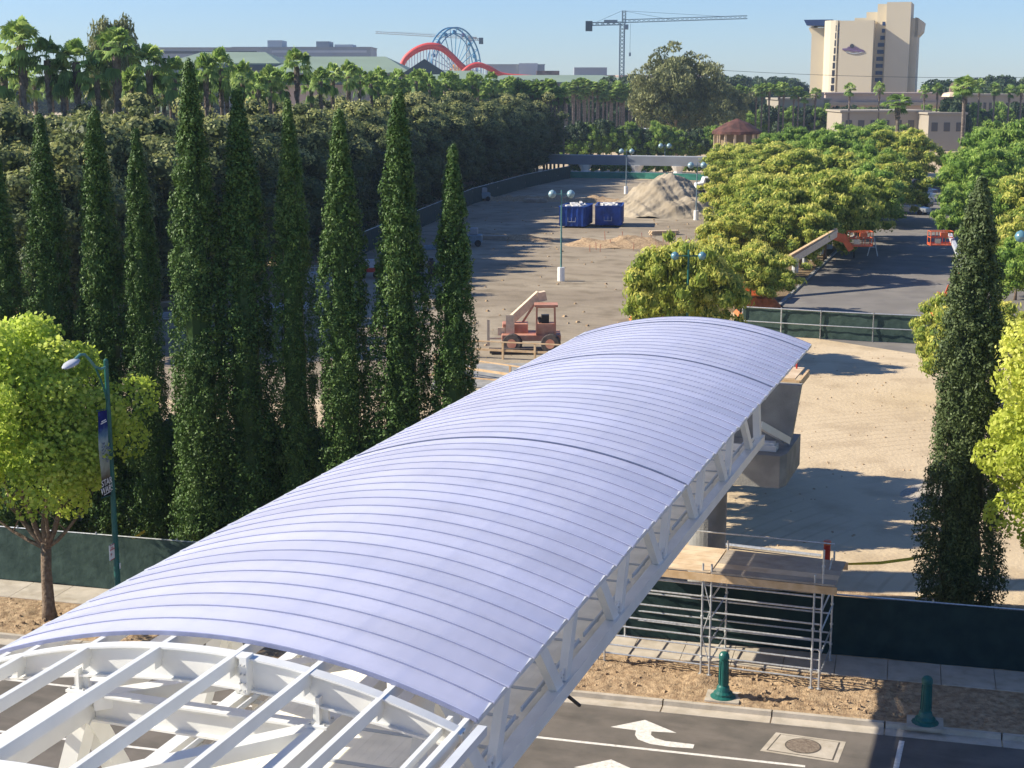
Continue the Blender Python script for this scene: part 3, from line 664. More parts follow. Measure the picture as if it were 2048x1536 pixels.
# cypress: unit height 1 is 16 m; radius profile slender
def cypress(seed, H=16.0, RB=1.0, m='leaf_cyp', tops=1, nc=560, per=42, wisp=1.0):
    nc = int(nc*1.9)
    r = np.random.default_rng(seed)
    def rad(t): return RB*np.where(t < .06, .6+t*6.6, 1.0)*(1-np.exp(-(np.clip(1-t, 0, 1)/.30)**1.05))*1.08
    t = r.uniform(.02, .985, nc)**1.08; a = r.uniform(0, 2*np.pi, nc)
    lump = 1+.12*np.sin(a*2+t*9+seed)+.10*np.sin(a*3-t*17+seed*2)
    rr = rad(t)*lump*r.uniform(.62, .95, nc)
    ax = .12*np.sin(t*3.0+seed)*0
    c = np.stack([rr*np.cos(a)+ax, rr*np.sin(a), t*H], 1)
    k = (.13+.13*r.random(nc))*wisp*(1.1-.5*t); rd = np.stack([k, k, k*r.uniform(1.2, 2.0, nc)], 1)
    # a few longer side sprays near the foot
    ns = 16; ts = r.uniform(.02, .34, ns); as_ = r.uniform(0, 2*np.pi, ns); rs = rad(ts)*r.uniform(.95, 1.1, ns)
    c = np.concatenate([c, np.stack([rs*np.cos(as_), rs*np.sin(as_), ts*H], 1)]); rd = np.concatenate([rd, np.stack([np.full(ns, .26), np.full(ns, .26), np.full(ns, .5)], 1)])
    ct = r.uniform(.1, .75, len(c))
    v, tn = clumps(c, rd, per, .050*wisp, r, lambda i, d, p: np.clip(.12+ct[i]*.6+r.normal(size=len(i))*.08, 0, .84), jitter=.32, up=.3, aspect=.5, droop=.5, shell=(.75, 1.15))
    v2 = None
    if tops > 1:
        c2 = []; 
        for q in range(60): tt = q/60; c2.append((RB*.42*(1-tt*.4), 0.0, H*(.62+.30*tt)))
        c2 = np.array(c2); rd2 = np.stack([(.36*(1-np.arange(60)/66))]*2+[np.full(60, .5)], 1); ct2 = r.uniform(.2, .7, 60)
        v2, tn2 = clumps(c2, rd2, 70, .085, r, lambda i, d, p: np.clip(ct2[i]+r.normal(size=len(i))*.13, 0, .84), jitter=.7, up=.5, aspect=.42, droop=1.4)
        v = np.concatenate([v, v2]); tn = np.concatenate([tn, tn2])
    crown = quads('crown', v, M[m], tone=tn)
    # inner mass
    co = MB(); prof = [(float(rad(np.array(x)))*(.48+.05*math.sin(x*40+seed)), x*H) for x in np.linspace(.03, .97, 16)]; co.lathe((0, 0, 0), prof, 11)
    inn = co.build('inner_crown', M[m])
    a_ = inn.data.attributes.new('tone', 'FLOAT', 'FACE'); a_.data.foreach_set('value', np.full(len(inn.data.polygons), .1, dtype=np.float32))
    tk = MB(); tk.tube([(0, 0, -.1), (0, 0, 1.2), (0, 0, H*.8)], [.2, .16, .05], 8); tk = tk.build('trunk', M['bark'])
    return [crown, inn, tk]
proto('cyp0', cypress(11, RB=1.02, nc=760)); proto('cyp1', cypress(12, RB=.98, nc=760)); proto('cyp2', cypress(13, RB=1.08, tops=2, nc=760)); proto('cyp3', cypress(14, RB=.92, wisp=.9, nc=720))
proto('cypR', cypress(21, H=14.0, RB=1.30, m='leaf_cyp_grey', nc=900, per=40, wisp=1.05))
# (tip px, tip py, row offset, width scale, proto)
cyps = [(-14, 292, 0, 1.05, 'cyp0'), (82, 222, 0, 1.0, 'cyp1'), (190, 214, .4, 1.05, 'cyp2'), (272, 252, .2, .9, 'cyp3'), (383, 112, -.5, 1.05, 'cyp0'), (478, 168, 0, 1.12, 'cyp1'),
        (578, 192, .3, .95, 'cyp3'), (680, 213, .2, 1.0, 'cyp0'), (797, 178, .4, 1.08, 'cyp2'), (905, 284, .5, .92, 'cyp1')]
clab = ['cut off at the left edge of the photo', 'second from the left, above the yellow-green tree', 'with a split double tip, third from the left', 'short and slim, fourth from the left',
        'tallest of the row, its thin tip reaching the skyline', 'broad, directly right of the tallest one', 'slender and mostly shaded, seventh from the left', 'eighth from the left, just above the roof',
        'tall with a twin stem, second from the right of the row', 'shortest at the right end of the row, beside the open lot']
for i, (px, py, dn, ws, kd) in enumerate(cyps):
    # base on the row line n = 8 in the street frame, seen below px
    lo_, hi_ = -60, 10
    for _ in range(40):
        m_ = (lo_+hi_)/2; q = st(m_, 8.2+dn)
        if proj((q[0], q[1], 15))[0] < px: lo_ = m_
        else: hi_ = m_
    q = st(m_, 8.2+dn, .1); h = zat(py, q[0], q[1])-.1; base = 16.0
    put(kd, q, (ws, ws, h/base), rng.uniform(0, 6.28), 'cypress_tree', 'Italian cypress '+clab[i], 'cypress tree', 'row of Italian cypresses behind the sidewalk')
# more columns of the same row left of the frame, which throw their shade along it
for i, px in enumerate((-115, -220)):
    q = st(-37.2-3.1*i, 8.2, .1); put('cyp0', q, (1, 1, .95), i, 'cypress_tree', 'Italian cypress beyond the left edge of the photo', 'cypress tree', 'cypresses beyond the left edge')
q = G(1912, 1228, .15); put('cypR', (q[0], q[1], .1), (.98, .98, zat(352, q[0], q[1])/14.0*.995), .8, 'cypress_tree', 'wide grey-green cypress standing alone at the right, fence at its foot', 'cypress tree')
CYP_READY = True
# broad-leaved crowns
def crown(kind, seed, R_, Hc, z0, K, per, size, m, tone_fn=None, cr=(.9, 1.4), flat=.8, core=True, trunk_o=None, droop=None, up=.25, aspect=.55, bottom=-.55, shell=(.7, 1.05), jitter=.55, inner=.35):
    r = np.random.default_rng(seed); d = unit(r.normal(size=(K*2, 3))+np.array([0, 0, .25])); d = d[d[:, 2] > bottom][:K]; K = len(d)
    lump = 1+.16*np.sin(3*np.arctan2(d[:, 1], d[:, 0])+seed)+.12*r.normal(size=K)
    rr = np.where(r.random(K) < inner, r.uniform(.4, .75, K), r.uniform(.82, 1.0, K))*lump
    c = d*rr[:, None]*np.array([R_, R_, Hc/2])+np.array([0, 0, z0+Hc/2])
    k = r.uniform(cr[0], cr[1], K); rd = np.stack([k, k, k*flat], 1); ct = r.uniform(.05, .8, K)
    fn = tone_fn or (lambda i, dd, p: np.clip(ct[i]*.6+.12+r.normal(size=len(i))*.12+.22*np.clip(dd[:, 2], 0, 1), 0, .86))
    v, tn = clumps(c, rd, per, size, r, lambda i, dd, p: fn(i, dd, p) if tone_fn is None else tone_fn(i, dd, p, ct, r), jitter=jitter, up=up, aspect=aspect, droop=droop, shell=shell)
    parts = [quads('crown', v, M[m], tone=tn)]
    if core:
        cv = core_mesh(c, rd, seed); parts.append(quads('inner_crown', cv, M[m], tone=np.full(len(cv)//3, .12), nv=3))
    if trunk_o is not None: parts.append(trunk_o)
    proto(kind, parts)
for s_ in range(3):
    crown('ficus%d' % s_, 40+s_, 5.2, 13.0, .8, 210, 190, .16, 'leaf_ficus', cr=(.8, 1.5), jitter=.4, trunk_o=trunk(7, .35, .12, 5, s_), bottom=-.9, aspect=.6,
          tone_fn=lambda i, d, p, ct, r: np.clip(.25*ct[i]+.10+r.normal(size=len(i))*.10+.5*np.clip((p[:, 2]-9)/3.5, -.1, 1)*(.35+ct[i])+.12*d[:, 2], 0, .86))  # tone rises with height, sunlit tops put into the leaf colour
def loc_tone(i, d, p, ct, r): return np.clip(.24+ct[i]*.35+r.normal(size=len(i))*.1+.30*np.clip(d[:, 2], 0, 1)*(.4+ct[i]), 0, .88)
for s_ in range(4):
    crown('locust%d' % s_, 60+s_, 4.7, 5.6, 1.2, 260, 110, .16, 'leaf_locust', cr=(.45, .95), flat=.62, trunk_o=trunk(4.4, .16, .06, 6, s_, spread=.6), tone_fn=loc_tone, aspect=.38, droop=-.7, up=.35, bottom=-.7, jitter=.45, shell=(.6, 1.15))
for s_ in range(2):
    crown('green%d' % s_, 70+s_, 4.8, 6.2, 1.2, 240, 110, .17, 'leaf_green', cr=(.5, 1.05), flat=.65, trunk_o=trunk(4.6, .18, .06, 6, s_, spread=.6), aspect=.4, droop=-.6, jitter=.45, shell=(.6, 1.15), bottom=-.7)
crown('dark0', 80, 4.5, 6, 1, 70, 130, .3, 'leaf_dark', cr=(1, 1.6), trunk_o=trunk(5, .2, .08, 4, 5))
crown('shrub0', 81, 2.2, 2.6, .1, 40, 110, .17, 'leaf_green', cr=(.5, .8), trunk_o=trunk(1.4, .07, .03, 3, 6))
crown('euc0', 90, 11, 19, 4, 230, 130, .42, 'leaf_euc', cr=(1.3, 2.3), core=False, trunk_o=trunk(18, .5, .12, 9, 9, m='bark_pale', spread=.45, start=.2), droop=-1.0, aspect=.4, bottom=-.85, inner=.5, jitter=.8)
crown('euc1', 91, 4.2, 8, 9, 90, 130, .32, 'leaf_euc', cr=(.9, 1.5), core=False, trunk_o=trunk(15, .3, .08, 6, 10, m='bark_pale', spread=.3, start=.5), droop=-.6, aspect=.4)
for i in range(13):  # dark shrubs added to darken the bright gaps between the trunks
    q = st(-41+i*1.75+rng.uniform(-.3, .3), 10.6+rng.uniform(-.5, .9), .05); put('dark0', q, (.42, .42, .55+rng.uniform(-.1, .1)), rng.uniform(0, 6), 'shrub', 'dark bushy shrub added to darken the gaps at the foot of the cypresses', 'shrub', 'shrubs added behind the cypress trunks to darken the gaps')
# near street tree at left: open yellow-green crown on a forked trunk
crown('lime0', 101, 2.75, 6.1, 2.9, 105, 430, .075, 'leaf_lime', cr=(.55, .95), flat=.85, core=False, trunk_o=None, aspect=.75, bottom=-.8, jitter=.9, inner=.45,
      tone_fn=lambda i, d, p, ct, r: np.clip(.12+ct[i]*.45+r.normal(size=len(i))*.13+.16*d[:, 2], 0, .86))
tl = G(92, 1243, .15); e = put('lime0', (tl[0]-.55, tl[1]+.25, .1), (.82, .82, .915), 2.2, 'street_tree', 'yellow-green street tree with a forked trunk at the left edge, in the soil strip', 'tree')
t = MB(); r_ = random.Random(3)
t.tube([(.35, -.1, -.05), (.33, -.1, .4), (.3, -.08, 1.6), (.34, -.05, 2.5)], [.27, .2, .165, .16], 12)
for (ax, ay, zz, rr_) in ((-1.5, .3, 5.6, .1), (-.5, -.4, 6.2, .1), (.35, .2, 7.4, .11), (1.25, .1, 6.6, .1), (1.6, .6, 4.7, .07), (-1.9, -.3, 4.3, .065), (.8, -.6, 6.0, .07)):
    p0_ = Vector((.33, -.06, 2.3)); p3 = Vector((ax, ay, zz)); q = []
    for k in range(7):
        u_ = k/6; v_ = p0_.lerp(p3, u_); v_.x += math.sin(u_*math.pi)*(ax-.33)*.22; v_.z -= math.sin(u_*math.pi)*.25
        q.append(v_+Vector((r_.uniform(-.06, .06), r_.uniform(-.06, .06), 0)))
    t.tube(q, [rr_*(1.05-.85*k/6) for k in range(7)], 8)
    for k in (2, 3, 4, 5):
        p_ = q[k]; a = r_.uniform(0, 6.28); t.tube([p_, p_+Vector((math.cos(a)*.45, math.sin(a)*.45, .55)), p_+Vector((math.cos(a)*.8, math.sin(a)*.8, 1.2))], [rr_*.35, rr_*.22, .01], 5)
o = t.build('trunk', M['bark'], e, smooth=True); e.scale = (1, 1, 1.02); o.rotation_euler.z = -2.2; o.location = (.12, -.2, 0)
for x_, y_, h_ in ((-13.3, 55.6, .88), (-13.2, 59.4, .88), (-13.4, 63.0, .8)):  # trees added out of view to cast shade right of the bridge
    put('green0', (x_, y_, 0), (.46, .46, h_), x_, 'added_shade_tree', 'unseen green tree added behind the roof to shade the ground', 'tree', 'unseen trees added behind the roof for shade')
# right foreground tree
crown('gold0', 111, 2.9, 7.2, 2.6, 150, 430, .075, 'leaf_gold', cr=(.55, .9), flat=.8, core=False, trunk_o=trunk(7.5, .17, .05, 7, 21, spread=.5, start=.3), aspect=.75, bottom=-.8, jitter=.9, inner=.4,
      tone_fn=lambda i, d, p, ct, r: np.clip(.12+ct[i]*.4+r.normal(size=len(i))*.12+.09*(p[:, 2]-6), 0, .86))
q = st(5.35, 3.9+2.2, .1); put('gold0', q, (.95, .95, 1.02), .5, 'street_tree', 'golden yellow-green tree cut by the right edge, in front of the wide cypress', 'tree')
q = st(8.6, 6.5, .1); put('gold0', q, (1, 1, 1.0), 2.5, 'street_tree', 'second golden tree just beyond the right edge of the photo', 'tree')
# ficus hedge along the left side of the lot
hl = [(40, 111), (-28, 96)]
line = [(-64.5, 95), (-68, 125), (-73, 152), (-83, 200), (-89, 240), (-93, 285)]
def along(poly, step):
    out = []
    for a, c in zip(poly[:-1], poly[1:]):
        a = np.array(a, float); c = np.array(c, float); n = max(1, int(np.linalg.norm(c-a)/step))
        for i in range(n): out.append(a+(c-a)*i/n)
    out.append(np.array(poly[-1], float)); return out
k = 0
for p in along(line, 6.6):
    hgt = 1.0+rng.uniform(-.07, .08); k += 1
    put('ficus%d' % (k % 3), (p[0]+rng.uniform(-.8, .8), p[1], 0), (1.05, 1.05, hgt*.95), rng.uniform(0, 6.28), 'hedge_tree', ordlab('fic', '%s dense ficus of the tall hedge along the lot, counted from its near end'), 'tree', 'tall hedge trees along the lot')
for p in along([(-70.5, 97), (-76, 118), (-83, 118), (-90, 122), (-97, 128)], 7.0):
    k += 1; put('ficus%d' % (k % 3), (p[0], p[1], 0), (1.1, 1.1, 1.0+rng.uniform(-.08, .08)), rng.uniform(0, 6.28), 'hedge_tree', ordlab('oli', '%s ficus with sun-painted olive top behind the left cypresses, counted along its two lines'), 'tree', 'olive hedge trees behind the cypresses')
for p in along([(-60, 84), (-66, 88), (-73, 92), (-80, 96), (-87, 100), (-94, 104)], 6.6):
    k += 1; put('ficus%d' % (k % 3), (p[0], p[1], 0), (1.0, 1.0, .98+rng.uniform(-.08, .08)), rng.uniform(0, 6.28), 'hedge_tree', ordlab('oli', '%s ficus with sun-painted olive top behind the left cypresses, counted along its two lines'), 'tree', 'olive hedge trees behind the cypresses')
for p in along([(-80, 140), (-88, 170), (-96, 205), (-103, 250), (-106, 285)], 9):
    k += 1; put('ficus%d' % (k % 3), (p[0], p[1], 0), (1.1, 1.1, .93+rng.uniform(-.06, .06)), rng.uniform(0, 6.28), 'hedge_tree', ordlab('f2', '%s ficus from the near end in the second line of the tall hedge'), 'tree', 'second line of hedge trees')
# ------------------------------------------------------------------ palms
def palm(seed, H=18.0, CR=2.4, nf=46, far=False):
    r = np.random.default_rng(seed); tri = []; tn = []
    for i in range(nf):
        a = r.uniform(0, 2*np.pi); el = R(r.choice([r.uniform(35, 85), r.uniform(0, 40), r.uniform(-55, 0)], p=[.38, .34, .28])); L_ = CR*r.uniform(.45, .62)
        d = np.array([math.cos(a)*math.cos(el), math.sin(a)*math.cos(el), math.sin(el)]); s = np.array([-math.sin(a), math.cos(a), 0]); u = np.cross(s, d)
        c0 = np.array([0, 0, H]); c1 = c0+d*L_; tone = r.uniform(.1, .8) if el > -.2 else r.uniform(0, .3)
        tri.append([c0+s*.03, c1, c1, c0-s*.03]); tn.append(tone)
        ns = 9; FR = CR*r.uniform(.42, .56)
        for k in range(ns):
            g = (k-(ns-1)/2)/(ns-1)*2.5; dr = d*math.cos(g)+s*math.sin(g); dr2 = dr+np.array([0, 0, -.28-.25*abs(g)]); tip = c1+dr2*FR
            w_ = s*math.cos(g)-d*math.sin(g); mid = c1+dr*FR*.55
            tri.append([c1, mid+w_*.16+u*.05, tip, mid-w_*.16-u*.05]); tn.append(tone+r.uniform(-.08, .12))
    crown_ = quads('fronds', np.array(tri).reshape(-1, 3), M['leaf_palm'], tone=np.clip(np.array(tn), 0, .85))
    t = MB(); rr = [.42, .34, .30, .28, .27, .3, .42, .36]; zz = [0, 1, H*.3, H*.6, H*.8, H*.9, H*.97, H+.1]
    t.tube([(math.sin(z*.2+seed)*.1, 0, z) for z in zz], rr, 9)
    for k in range(60):
        z = H-r.uniform(.1, 3.2); a = r.uniform(0, 6.28); q = .3; t.box((q*math.cos(a), q*math.sin(a), z), (.14, .14, .5), Matrix.Rotation(a, 3, 'Z')@Matrix.Rotation(.35, 3, 'Y'))
    tk = t.build('trunk', M['palm_bark']); return [crown_, tk]
proto('palm0', palm(1)); proto('palm1', palm(2)); proto('palm2', palm(3, nf=38)); proto('palm3', palm(4, nf=54, CR=2.2))
HL = [proj((a-4.5, b_, 0))[0] for a, b_ in line]; HDP = [float((np.array([a-4.5, b_, 0])-CAM)@np.array([FW[0], FW[1], 0]))+2 for a, b_ in line]
def hedge_d(px): return max(138, float(np.interp(px, HL, HDP))) if px < 1130 else 0
def palm_at(px, py, wpx, i, label, group, hmax=30, d=None):
    d = d or max(hedge_d(px), 2.9*F/wpx, 400 if px > 1130 else 0); p = D(px, py, d); h = p[2]; s = min(h/19.3, 2); 
    cs = max(.5, wpx*d/F/4.9)*1.0; put('palm%d' % (i % 4), (p[0], p[1], 0), (cs, cs, h/19.6), rng.uniform(0, 6.28), 'palm_tree', label, 'palm tree', group)
L1 = [(4, 118, 78), (40, 48, 100), (92, 84, 78), (122, 118, 66), (150, 88, 84), (192, 122, 66), (230, 66, 98), (262, 140, 60), (296, 98, 80), (326, 150, 56), (346, 122, 68), (410, 112, 62), (440, 104, 62), (484, 128, 54), (506, 150, 46), (538, 134, 50), (562, 146, 46), (592, 104, 66), (622, 150, 44), (640, 138, 46), (664, 132, 48), (696, 128, 50), (718, 140, 44), (742, 146, 42)]
tips = [c[0] for c in cyps]
for i, (x, y, w_) in enumerate(L1):
    j = max(k for k in range(len(tips)) if tips[k] <= x)
    palm_at(x, y, w_*1.05, i, ordlab(('a', j), '%s shaggy fan palm right of the tip of the '+ORD[j]+' cypress'), 'fan palms above the hedge at left')
for i in range(19):
    x = 12+i*29.5+rng.uniform(-6, 6); palm_at(x, rng.uniform(134, 152), rng.uniform(46, 54), i, ordlab('bk', '%s smaller fan palm from the left in the back line above the hedge'), 'back line of fan palms at left')
for i in range(70):
    x = 752+i*7.8+rng.uniform(-5, 5); w_ = np.interp(x, [750, 1300], [40, 30])*rng.uniform(.9, 1.12); y = np.interp(x, [750, 1000, 1300], [150, 160, 176])+rng.uniform(-12, 14)
    lm = [(800, 'left of the red coaster arch'), (865, 'below the red coaster arch'), (960, 'below the ferris wheel'), (1090, 'below the grey box building'), (1190, 'left of the dark tower crane'), (1400, 'right of the dark tower crane')]
    t_ = [b_ for a_, b_ in lm if x < a_][0]; palm_at(x, y, w_, i, ordlab(('b', t_), '%s fan palm, from the left, beyond the hedge '+t_), 'fan palms beyond the hedge in the middle')
for i in range(34):
    x = 1135+i*15+rng.uniform(-6, 6); w_ = rng.uniform(26, 31)
    if 1290 < x < 1400: continue
    palm_at(x, rng.uniform(166, 186), w_, i, ordlab('dp', '%s slim distant fan palm from the left, left of the tall hotel'), 'distant fan palms left of the hotel')
for i, (x, y, w_) in enumerate(((1700, 168, 30), (1760, 166, 26), (1850, 172, 26), (1876, 168, 28), (1960, 160, 30), (1990, 168, 30), (2020, 172, 30), (2044, 170, 30), (1918, 176, 26))):
    palm_at(x, y, w_, i, 'distant fan palm near the hotel podium at right', 'distant fan palms at right')
palm_at(1932, 156, 62, 1, 'large fan palm with a leaning bare trunk right of the beige podium', None, d=270)
palm_at(1797, 192, 70, 2, 'feathery palm in front of the beige podium wall', None, d=250)
# ------------------------------------------------------------------ trees in and around the lot
def tree_px(kind, x, ytop, ybase, wpx, label, group=None, hs=None, name='tree', baseh=None, w0=None):
    g = G(x, ybase); h = zat(ytop, g[0], g[1]); d = (g-CAM)@FW; wd = wpx*d/F
    bh = {'locust': 7.1, 'green': 7.6, 'euc0': 23.4, 'euc1': 17.6, 'dark': 7.4, 'shrub': 2.9}; bw = {'locust': 10.4, 'green': 10.8, 'euc0': 25, 'euc1': 10, 'dark': 10.5, 'shrub': 5.2}
    kk = [k_ for k_ in bh if kind.startswith(k_)][0]; s = wd/bw[kk]
    return put(kind, (g[0], g[1], 0), (s, s, h/bh[kk]), rng.uniform(0, 6.28), name, label, 'tree', group)
LT = [('locust0', 1360, 482, 728, 245, 'nearest yellowing locust tree, left of the orange machine covers'), ('locust1', 1500, 488, 628, 190, 'yellowing locust tree right of the twin-globe lamp'),
      ('locust2', 1480, 420, 560, 190, None), ('locust3', 1600, 345, 535, 240, None), ('locust1', 1650, 350, 520, 220, None), ('locust0', 1560, 400, 560, 200, None), ('green1', 1720, 340, 480, 200, None), ('locust2', 1755, 318, 450, 190, None), ('locust0', 1540, 345, 500, 220, None), ('locust1', 1690, 350, 500, 200, 'green-yellow locust tree overhanging the orange lift basket'),
      ('locust2', 1480, 330, 450, 150, None), ('locust3', 1620, 300, 440, 220, None), ('green0', 1755, 300, 425, 140, 'fresh green tree beside the parked cars'), ('locust0', 1520, 285, 400, 200, None),
      ('locust1', 1470, 290, 380, 120, None), ('green1', 1660, 262, 400, 170, None), ('locust3', 1790, 262, 380, 180, None), ('green0', 1580, 262, 370, 150, None), ('green1', 1700, 300, 420, 150, None), ('green1', 1745, 250, 350, 150, None)]
for kd, x, yt, yb, wp, lb in sorted(LT, key=lambda t: -t[3]):
    tree_px(kd, x, yt, yb, wp, lb or ordlab('loc', '%s nearest yellow-green locust tree in the planting left of the aisle'), 'locust trees left of the parking aisle', name='locust_tree')
RTt = [('green0', 2040, 252, 420, 240), ('green1', 1960, 300, 450, 200), ('locust0', 2070, 350, 520, 230), ('green1', 1950, 380, 520, 150), ('locust1', 2030, 440, 600, 180), ('green0', 1985, 250, 360, 130), ('green1', 2075, 470, 640, 190), ('locust2', 1925, 300, 400, 90)]
for kd, x, yt, yb, wp in sorted(RTt, key=lambda t: -t[3]): tree_px(kd, x, yt, yb, wp, ordlab('rt', '%s nearest leafy tree in the green mass right of the aisle'), 'trees right of the parking aisle', name='locust_tree')
tree_px('locust3', 1930, 598, 800, 230, 'small yellowing tree poking out left of the wide cypress', name='locust_tree')
tree_px('euc0', 1352, 112, 318, 215, 'big olive eucalyptus standing behind the elevated guideway', name='eucalyptus_tree')
tree_px('euc0', 1440, 165, 300, 110, 'smaller eucalyptus behind the shingled rotunda roof', name='eucalyptus_tree')
p = D(222, 40, 165); put('euc1', (p[0], p[1], 0), (.62, .62, p[2]/17.6), 1, 'eucalyptus_tree', 'tall dark-topped tree rising above the fan palms at upper left', 'tree')
for i in range(26):
    x = 1130+i*13+rng.uniform(-4, 4); tree_px('dark0' if i % 3 == 0 else 'green%d' % (i % 2), x, 258+rng.uniform(-14, 24), 325, 60, ordlab('gw', '%s low green tree from the left behind the elevated guideway'), 'low trees behind the guideway')
for i in range(16):
    x = 1500+i*36+rng.uniform(-8, 8); tree_px('dark0' if i % 2 else 'green0', x, 222+rng.uniform(-12, 14), 290, 80, ordlab('pod', '%s dark green tree from the left at the foot of the beige podium'), 'trees at the foot of the podium')
for i in range(14):
    x = 1150+i*22; tree_px('shrub0', x, 322+rng.uniform(-3, 6), 346, 34, ordlab('gs', '%s low green shrub from the left under the guideway'), 'shrubs under the guideway', name='shrub')
for i in range(22):
    x = 1120+i*17; p = D(x, rng.uniform(186, 206), 455+rng.uniform(-12, 12)); put('dark0', (p[0], p[1], 0), (1.3, 1.3, p[2]/7.4), rng.uniform(0, 6), 'tree', ordlab('dg', '%s dark tree from the left behind the slim palm trunks'), 'tree', 'dark trees behind the palm trunks')
tree_px('dark0', 1905, 206, 300, 70, 'round dark tree in front of the small terracotta turret')
# far tree belt closing the horizon
for i in range(60):
    x = -60+i*37+rng.uniform(-12, 12); d_ = rng.uniform(520, 760); p = D(x, rng.uniform(158, 172), d_)
    if 1580 < x < 1880: continue
    put('dark0', (p[0], p[1], 0), (2.2, 2.2, p[2]/7.4), rng.uniform(0, 6.28), 'distant_tree', 'hazy dark tree on the far horizon belt', 'tree', 'far belt of trees on the horizon')
# ------------------------------------------------------------------ lot lamps
def lotlamp(x, yb, yt, label, m, r_=.34, base=True, zb=0):
    g = G(x, yb, zb); h = zat(yt, g[0], g[1])-zb; e = empty('lot_lamp', (g[0], g[1], zb), label=label, cat='lamp post', group='twin globe lamp posts in the lot')
    MB().tube([(0, 0, 0), (0, 0, h)], [.09, .06], 8).build('pole', m, e)
    q = MB(); q.tube([(-RT[0]*.62, -RT[1]*.62, h-.35), (RT[0]*.62, RT[1]*.62, h-.35)], .045, 6); q.build('crossarm', m, e)
    for s_ in (-1, 1):
        c = (s_*RT[0]*.8, s_*RT[1]*.8, h-.35)
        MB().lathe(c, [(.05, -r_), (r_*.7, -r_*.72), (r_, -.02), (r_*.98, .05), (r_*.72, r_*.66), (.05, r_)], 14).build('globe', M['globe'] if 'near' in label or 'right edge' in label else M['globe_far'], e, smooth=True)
    if base: MB().cyl((0, 0, 0), .32, 1.2, 12).build('footing', M['white'], e)
    return e
lotlamp(1122, 562, 380, 'twin globe lamp post in front of the blue dumpsters, on a white footing', M['green_pale'], .36)
lotlamp(1372, 745, 500, 'near green twin globe lamp post rising above the roof crest', M['green_pole'], .25, base=False)
lotlamp(1392, 440, 325, 'twin globe lamp post standing against the right slope of the dirt pile', M['crane'], .42)
lotlamp(1252, 388, 298, 'twin globe lamp post behind the left slope of the dirt pile', M['crane'], .42)
lotlamp(1329, 345, 288, 'distant twin globe lamp post behind the top of the dirt pile', M['crane'], .5)
lotlamp(1470, 360, 310, 'twin globe lamp post half hidden by the locust trees', M['crane'], .42, base=False)
lotlamp(2052, 690, 462, 'twin globe lamp cut off by the right edge of the photo', M['green_pole'], .4, base=False)
# ------------------------------------------------------------------ dirt piles
def mound(name, pts, label, m, cat, nx=70, amp=.12, seed=1, top=None):
    # pts: ridge points (x, y, z, radius); height is the max of cones
    r = np.random.default_rng(seed); P_ = np.array(pts, float); x0, x1 = (P_[:, 0]-P_[:, 3]).min(), (P_[:, 0]+P_[:, 3]).max(); y0, y1 = (P_[:, 1]-P_[:, 3]).min(), (P_[:, 1]+P_[:, 3]).max()
    X, Y = np.meshgrid(np.linspace(x0, x1, nx), np.linspace(y0, y1, nx), indexing='ij'); Z = np.full_like(X, -.2)
    for a, c in zip(P_[:-1], P_[1:]):
        for t_ in np.linspace(0, 1, 12):
            q = a+(c-a)*t_; dd_ = np.hypot(X-q[0], Y-q[1]); ang = np.arctan2(Y-q[1], X-q[0])
            h = q[2]*(1-dd_/(q[3]*(1+.06*np.sin(ang*5+q[0])))); Z = np.maximum(Z, h)
    nzs = sum(np.sin(X*f_+r.uniform(0, 6))*np.sin(Y*f_*1.1+r.uniform(0, 6))/f_ for f_ in (.9, 1.7, 3.1, 5.3)); nzs += r.normal(size=X.shape)*.12
    Z = Z+nzs*amp*np.clip(Z+.3, 0, 1); v = np.stack([X, Y, Z], -1).reshape(-1, 3)
    f = [(i*nx+j, (i+1)*nx+j, (i+1)*nx+j+1, i*nx+j+1) for i in range(nx-1) for j in range(nx-1) if max(Z[i, j], Z[i+1, j], Z[i, j+1], Z[i+1, j+1]) > -.15]
    me = bpy.data.meshes.new(name); me.from_pydata(v.tolist(), [], f); me.update(); me.shade_smooth(); return tag(link(name, me, m), label, cat)
g1 = G(1322, 432); g0 = G(1240, 418); zt = zat(342, g1[0], g1[1]+4)
mound('dirt_pile', [(g0[0], g0[1]+4, .4, 3), ((g0[0]+g1[0])/2, (g0[1]+g1[1])/2+4, zt*.55, 5.5), (g1[0]-.6, g1[1]+4, zt, 7.8), (g1[0]+.8, g1[1]+3.5, zt*.93, 7.4)], 'tall tan dirt pile with a ramped left side in the middle of the lot', M['pile'], 'dirt pile', nx=130, amp=.38)
g = G(1225, 492); mound('spoil_heap', [(g[0]-3, g[1], .6, 2.2), (g[0]+1, g[1]+.5, 1.1, 3), (g[0]+7, g[1]+1, .5, 2.5), (g[0]+12, g[1]+2, .6, 3)], 'low brown spoil heap among the red survey stakes', M['soil'], 'dirt pile', amp=.2, seed=4)
g = G(1880, 990); mound('gravel_pile', [(g[0]+.1, g[1], .6, 1.7), (g[0]+.8, g[1]+.3, .9, 2.2)], 'grey gravel pile at the left foot of the wide cypress', M['gravel'], 'gravel pile', amp=.05, seed=6)
g = G(1430, 405); mound('spoil_heap', [(g[0]-1, g[1], .7, 2), (g[0]+3, g[1], .6, 2)], 'pale rubble heap under the white tanker truck', M['debris'], 'rubble', amp=.2, seed=8)
g = G(1010, 478); mound('spoil_heap', [(g[0]-6, g[1], .5, 1.5), (g[0]+1, g[1], .6, 1.6), (g[0]+5, g[1], .3, 1.4)], 'low dark spoil heap at the shaded left side of the lot', M['soil'], 'dirt pile', amp=.2, seed=9)
